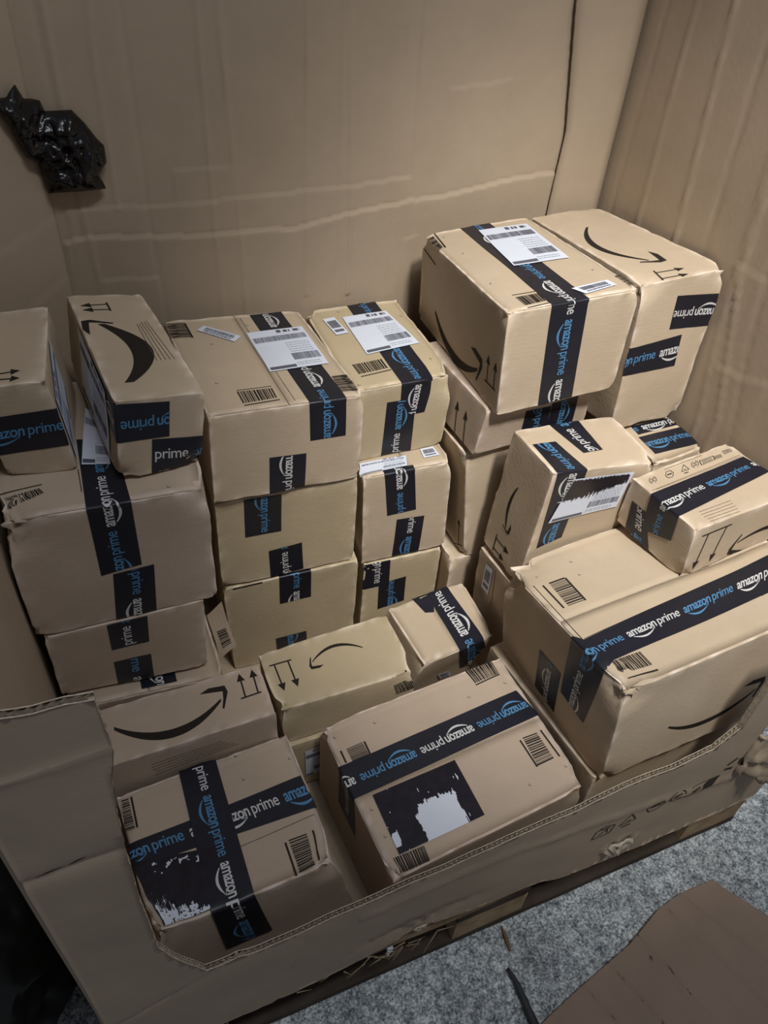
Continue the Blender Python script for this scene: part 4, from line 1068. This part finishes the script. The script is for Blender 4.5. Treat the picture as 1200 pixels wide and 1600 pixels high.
# printed symbols and slits on the outside
FY = lambda x, z: Vector((x, -TH - .0006 + fwd(x, z), z)) - BB
for (cx, cz), sh in zip(PL['icons'], ('pent', 'tri', 'hex', 'round', 'flag', 'rec')):
    stamp(bm, icon(sh), lambda x, y: FY(cx + x * .027, cz + y * .027), 3, 0, 0)
for (x0, z0, x1, z1, w_) in ((.006, .757, .030, .764, .0035), (.036, .762, .052, .768, .003)):
    stamp(bm, [[(x0, z0), (x1, z1), (x1, z1 + .001), ((x0 + x1) / 2, (z0 + z1) / 2 + w_), (x0, z0 + .001)]], lambda x, y: FY(x, y), 3, 0, 0)
M_PI = mat('panel_ink', (.05, .038, .03), .8, .1)
obj('front_panel', bm, [M_PANEL, M_EDGE, M_IN, M_PI], binr)
# torn lump of board around the puncture, and the torn flap on the right end
def rag(name, cx, cz, rx, rz, depth, seed, n=18, parent=binr, m=M_EDGE, y0=-TH):
    bm = bmesh.new(); rings = []
    for k in range(5):
        f = k / 4; ring = []
        for i in range(n):
            a = 6.283 * i / n; q = 1 + .35 * noise.noise(Vector((math.cos(a) * 2, math.sin(a) * 2, seed + k * .3)))
            x = cx + rx * f * q * math.cos(a); z = cz + rz * f * q * math.sin(a)
            y = y0 + .003 - depth * math.exp(-((f - .75) / .25) ** 2) * (.6 + .8 * noise.noise(Vector((a * 3, f * 4, seed))))
            ring.append(bm.verts.new(Vector((x, y, z)) - BB))
        rings.append(ring)
    for k in range(4):
        for i in range(n):
            f = bm.faces.new((rings[k][i], rings[k][(i + 1) % n], rings[k + 1][(i + 1) % n], rings[k + 1][i])); f.smooth = True
    o = obj(name, bm, [m], parent); md = o.modifiers.new('b', 'SOLIDIFY'); md.thickness = .0015
    return o
rag('torn_tuft', .855, .172, .034, .017, .016, 3)
rag('torn_tuft', .462, .180, .012, .006, .006, 8)
bm = bmesh.new(); g = []
for i in range(12):
    row = []
    for j in range(12):
        f, h = i / 11, j / 11
        row.append(bm.verts.new(Vector((1.06 + .075 * f + .008 * noise.noise(Vector((h * 5, 2, f))), -.012 - .035 * f * (1 - .3 * h) - .012 * noise.noise(Vector((f * 5, h * 5, 0))), .30 + .12 * h - .035 * f + .010 * noise.noise(Vector((f * 7, 0, h * 2))))) - BB))
    g.append(row)
for i in range(11):
    for j in range(11): bm.faces.new((g[i][j], g[i + 1][j], g[i + 1][j + 1], g[i][j + 1])).smooth = True
o = obj('torn_flap', bm, [M_PANEL], binr); md = o.modifiers.new('b', 'SOLIDIFY'); md.thickness = .004

# ------------------------------------------------------------------ pallet
def add_box(bm, x0, x1, y0, y1, z0, z1, m=0, jit=0., seed=0, nx=1):
    X = [x0 + (x1 - x0) * i / nx for i in range(nx + 1)]; rings = []
    for x in X:
        r_ = []
        for (y, z) in ((y0, z0), (y1, z0), (y1, z1), (y0, z1)):
            n = noise.noise(Vector((x * 13, y * 31 + z * 17, seed))) * jit; r_.append(bm.verts.new((x, y + n, z + n * .6)))
        rings.append(r_)
    for a, b in zip(rings, rings[1:]):
        for k in range(4): bm.faces.new((a[k], a[(k + 1) % 4], b[(k + 1) % 4], b[k])).material_index = m
    bm.faces.new(rings[0][::-1]).material_index = m; bm.faces.new(rings[-1]).material_index = m
pal = empty('wooden_pallet', (WID / 2, DEP / 2, 0), 'worn wooden pallet on the concrete, carrying the cardboard bin', 'pallet')
PB = Vector(pal.location)
def ppart(name, x0, x1, y0, y1, z0, z1, m, jit=.002, nx=12, seed=0):
    bm = bmesh.new(); add_box(bm, x0 - PB.x, x1 - PB.x, y0 - PB.y, y1 - PB.y, z0, z1, 0, jit, seed, nx)
    bmesh.ops.bevel(bm, geom=bm.edges[:], offset=.0015, segments=1, affect='EDGES', clamp_overlap=True) if nx == 1 else None
    return obj(name, bm, [m], pal)
PX0, PX1 = -.005, 1.205
for k in range(5):
    y = -.004 + k * (DEP - .1) / 4; ppart('deck_board', PX0, PX1, y + (.004 if k == 0 else 0), y + .125, .118, .1385, M_WOOD, .0016, 40, k)
for k, y in enumerate((-.002, .41, DEP - .11)):
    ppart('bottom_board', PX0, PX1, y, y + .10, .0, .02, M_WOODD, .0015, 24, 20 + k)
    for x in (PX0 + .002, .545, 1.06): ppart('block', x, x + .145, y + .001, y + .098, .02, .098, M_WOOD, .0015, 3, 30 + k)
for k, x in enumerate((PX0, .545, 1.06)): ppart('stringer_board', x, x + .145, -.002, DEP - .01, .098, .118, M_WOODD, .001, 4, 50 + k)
# splinters and chips hanging on the pallet edge
rnd = random.Random(4); bm = bmesh.new()
def sliver(bm, p, d, L, w_, bend=.0, m=0):
    d = d.normalized(); n = d.cross(Vector((0, 0, 1))); n = n.normalized() if n.length > .1 else Vector((1, 0, 0)); prev = None
    for i in range(6):
        f = i / 5; c = p + d * L * f + Vector((0, 0, 1)) * bend * f * f; ww = w_ * (1 - .8 * f)
        r_ = [bm.verts.new(c + n * ww), bm.verts.new(c + Vector((0, 0, ww * .7))), bm.verts.new(c - n * ww)]
        if prev:
            for k in range(3): bm.faces.new((prev[k], prev[(k + 1) % 3], r_[(k + 1) % 3], r_[k])).material_index = m
        else: bm.faces.new(r_[::-1])
        prev = r_
    bm.faces.new(prev)
for k in range(26):
    x = rnd.uniform(.36, .50) if k < 22 else rnd.uniform(.25, .75)
    sliver(bm, Vector((x, -.010 + rnd.uniform(-.004, .004), .13 + rnd.uniform(-.012, .014))) - PB, Vector((rnd.choice((-1, 1)) * rnd.uniform(.5, 1), -.3 * rnd.random(), rnd.uniform(-.35, .15))), rnd.uniform(.012, .036), rnd.uniform(.0005, .0013), rnd.uniform(-.012, .004))
sp = obj('splintered_fibres', bm, [mat('pale_straw_fibre', (.40, .31, .19), .9, .1, .3, 60)], pal); sp['kind'] = 'stuff'

# ------------------------------------------------------------------ floor
bm = bmesh.new(); N_ = 160; g = []
for i in range(N_ + 1):
    row = []
    for j in range(N_ + 1):
        x = -1.4 + 4.0 * (i / N_); y = -1.6 + 3.2 * (j / N_)
        row.append(bm.verts.new((x, y, -.0015 + .0015 * noise.noise(Vector((x * 12, y * 12, 0))))))
    g.append(row)
for i in range(N_):
    for j in range(N_): bm.faces.new((g[i][j], g[i + 1][j], g[i + 1][j + 1], g[i][j + 1])).smooth = True
mf = bpy.data.materials.new('rough_concrete'); mf.use_nodes = True; nt = mf.node_tree; Nn = nt.nodes; Ll = nt.links; b = Nn['Principled BSDF']
tc = Nn.new('ShaderNodeTexCoord')
def nz(scale, det=4, ro=.6):
    n = Nn.new('ShaderNodeTexNoise'); n.inputs['Scale'].default_value = scale; n.inputs['Detail'].default_value = det; n.inputs['Roughness'].default_value = ro; Ll.new(tc.outputs['Object'], n.inputs['Vector']); return n
n1a = nz(230, 3, .7); n1b = nz(48, 5, .75); n2 = nz(7, 5)
n1 = Nn.new('ShaderNodeMix'); n1.inputs[0].default_value = .45; Ll.new(n1a.outputs[0], n1.inputs[2]); Ll.new(n1b.outputs[0], n1.inputs[3])
r1 = Nn.new('ShaderNodeValToRGB'); e = r1.color_ramp.elements; e[0].position = .40; e[0].color = (.10, .115, .13, 1); e[1].position = .60; e[1].color = (.92, .96, .95, 1)
m_ = r1.color_ramp.elements.new(.5); m_.color = (.42, .455, .47, 1)
Ll.new(n1.outputs[0], r1.inputs[0])
r2 = Nn.new('ShaderNodeValToRGB'); e = r2.color_ramp.elements; e[0].position = .3; e[0].color = (.55, .55, .55, 1); e[1].position = .7; e[1].color = (1, 1, 1, 1); Ll.new(n2.outputs[0], r2.inputs[0])
mx = Nn.new('ShaderNodeMix'); mx.data_type = 'RGBA'; mx.blend_type = 'MULTIPLY'; mx.inputs[0].default_value = 1; Ll.new(r1.outputs[0], mx.inputs[6]); Ll.new(r2.outputs[0], mx.inputs[7]); Ll.new(mx.outputs[2], b.inputs['Base Color'])
b.inputs['Roughness'].default_value = .75
bp = Nn.new('ShaderNodeBump'); bp.inputs['Strength'].default_value = .9; bp.inputs['Distance'].default_value = .002; Ll.new(n1.outputs[0], bp.inputs['Height']); Ll.new(bp.outputs[0], b.inputs['Normal'])
fl = obj('floor', bm, [mf]); fl['kind'] = 'structure'

# flat sheet of cardboard lying on the floor
sh = PL['sheet']; bm = bmesh.new(); c0 = Vector((sum(p[0] for p in sh) / len(sh), sum(p[1] for p in sh) / len(sh), .0))
poly = []
for a, b_ in zip(sh, sh[1:] + sh[:1]):
    a = Vector(a); b_ = Vector(b_); n = max(1, int((b_ - a).length / .02))
    for i in range(n): poly.append(a.lerp(b_, i / n))
f = bm.faces.new([bm.verts.new((p.x, p.y, 0)) for p in poly]); bmesh.ops.triangulate(bm, faces=[f])
for ax, lo, hi in ((0, .5, 1.3), (1, -.5, -.08)):
    k = lo
    while k < hi:
        co = [0, 0, 0]; co[ax] = k; no = [0, 0, 0]; no[ax] = 1
        bmesh.ops.bisect_plane(bm, geom=bm.verts[:] + bm.edges[:] + bm.faces[:], plane_co=co, plane_no=no); k += .0035
crs = PL['sheetcr']
def sheet_z(x, y):
    z = .013 + .0022 * noise.noise(Vector((x * 5, y * 5, 3)))
    for k, (a, b_) in enumerate(crs):
        A = Vector(a); B_ = Vector(b_); d = (B_ - A).normalized(); t = (Vector((x, y)) - A).dot(Vector((-d.y, d.x)))
        z += .0052 * math.exp(-abs(t) / .005) * (-.8 if k != 2 else .9) + (.0010 if t > 0 else 0) * (k % 2)
    return z
for v in bm.verts: v.co = Vector((v.co.x, v.co.y, sheet_z(v.co.x, v.co.y))) - c0
for f in bm.faces: f.smooth = True
o = obj('flattened_cardboard_sheet', bm, [mat('sheet_cardboard', (.30, .22, .165), .8, .2, .15, 7, .3, 90)]); o.location = c0
md = o.modifiers.new('b', 'SOLIDIFY'); md.thickness = .004; md.offset = -1
tag(o, 'flattened creased cardboard sheet lying on the concrete at the bottom right', 'cardboard sheet')

def rod(name, path, r, m, z=.004):
    bm = bmesh.new(); c = Vector((path[0][0], path[0][1], 0)); prev = None; n = 10
    P_ = []
    for a, b_ in zip(path, path[1:]):
        for i in range(4): P_.append(Vector((*Vector(a).lerp(Vector(b_), i / 4), z)))
    P_.append(Vector((*path[-1], z)))
    for i, p in enumerate(P_):
        d = (P_[min(i + 1, len(P_) - 1)] - P_[max(i - 1, 0)]).normalized(); s_ = Vector((-d.y, d.x, 0)); rr = r(i / (len(P_) - 1)); r_ = []
        for k in range(n):
            a = 6.283 * k / n; q = 1 + .25 * noise.noise(Vector((i * .7, k, 1))); r_.append(bm.verts.new(p - c + s_ * rr * math.cos(a) * q + Vector((0, 0, 1)) * (rr * math.sin(a) * .7 * q + rr * .1)))
        if prev:
            for k in range(n): bm.faces.new((prev[k], prev[(k + 1) % n], r_[(k + 1) % n], r_[k])).smooth = True
        else: bm.faces.new(r_[::-1])
        prev = r_
    bm.faces.new(prev); o = obj(name, bm, [m]); o.location = c; return o
tag(rod('stick', PL['stick'], lambda f: .0065 * (.5 + f), mat('dark_damp_wood', (.035, .038, .042), .6, .4, .4, 60), .006), 'dark thin stick lying on the concrete beside the cardboard sheet', 'stick')
tag(rod('wood_splinter', PL['splinter'], lambda f: .0032 * math.sin(3.0 * (.05 + .9 * f)) + .0006, mat('splinter_wood', (.22, .14, .07), .8, .2, .4, 80), .003), 'small brown wood splinter on the concrete near the pallet', 'wood splinter')
bm = bmesh.new()
for v in ((0, 0, 0), (.012, .002, 0), (.014, .009, .001), (.004, .011, 0)): bm.verts.new(v)
bm.verts.ensure_lookup_table(); bm.faces.new(bm.verts[:]); r_ = bmesh.ops.extrude_face_region(bm, geom=bm.faces[:]); [setattr(v, 'co', v.co + Vector((0, 0, .003))) for v in r_['geom'] if isinstance(v, bmesh.types.BMVert)]
o = obj('paper_scrap', bm, [M_LAB]); o.location = (.405, -.012, .128); o.rotation_euler = (.9, .2, .3); tag(o, 'tiny white paper scrap caught in the splintered pallet edge', 'paper scrap')

# ------------------------------------------------------------------ black plastic bag poking through the rear left corner
bg = PL['bag']; bm = bmesh.new(); cb = Vector((.19, DEP, 1.11))
poly = [Vector(p) for p in bg]; f = bm.faces.new([bm.verts.new((p.x, p.y, 0)) for p in poly]); bmesh.ops.triangulate(bm, faces=[f])
for ax, lo, hi in ((0, .10, .26), (1, 1.03, 1.21)):
    k = lo
    while k < hi:
        co = [0, 0, 0]; co[ax] = k; no = [0, 0, 0]; no[ax] = 1
        bmesh.ops.bisect_plane(bm, geom=bm.verts[:] + bm.edges[:] + bm.faces[:], plane_co=co, plane_no=no); k += .0028
bmesh.ops.remove_doubles(bm, verts=bm.verts, dist=1e-5)
def inset(p):
    m = 1e9
    for a, b_ in zip(poly, poly[1:] + poly[:1]):
        t = max(0, min(1, (p - a).dot(b_ - a) / (b_ - a).length_squared)); m = min(m, (a + (b_ - a) * t - p).length)
    return m
for v in bm.verts:
    p = Vector((v.co.x, v.co.y)); e = inset(p); x, z = p
    h = 0; a_ = 1.
    for sc_ in (34, 75, 150, 290):
        h += a_ * (1 - abs(noise.noise(Vector((x * sc_, z * sc_ * .8, sc_)))) * 2); a_ *= .6
    d = .006 + .020 * min(1, e / .022) ** .6 * (.45 + .5 * h)
    ys = DEP if x > SEAM else .80 + (DEP - .80) * (x + .004) / (SEAM + .004)
    v.co = Vector((x, ys - d - .004, z)) - cb
for f in bm.faces: f.smooth = True
o = obj('black_plastic_bag', bm, [M_PLASTIC]); o.location = cb; md = o.modifiers.new('b', 'SOLIDIFY'); md.thickness = .0015; md.offset = -1
tag(o, 'crumpled shiny black plastic bag poking through the rear left corner of the bin', 'plastic bag')

# ------------------------------------------------------------------ dark bag heap left of the pallet, added to blacken the shaded floor
def sack(name, c, r, seed, label):
    bm = bmesh.new(); bmesh.ops.create_icosphere(bm, subdivisions=6, radius=1)
    for v in bm.verts:
        n = v.co.normalized(); h = 0; a_ = 1.
        for s_ in (1.6, 3.6, 8, 17): h += a_ * (.5 - abs(noise.noise(n * s_ + Vector((seed, 0, 0))))); a_ *= .5
        q = n * (1 + .28 * h); v.co = Vector((q.x * r[0], q.y * r[1], max(-r[2] * .86, q.z * r[2])))
    for f in bm.faces: f.smooth = True
    o = obj(name, bm, [mat('bin_bag_' + name, (.010, .012, .010), .45, .4, 0, 10, .4, 30)]); o.location = Vector(c); return tag(o, label, 'bin bag')
sack('bin_bag', (-.31, .30, .2), (.24, .30, .235), 3, 'dark bin bag added to blacken the shaded floor left of the bin')
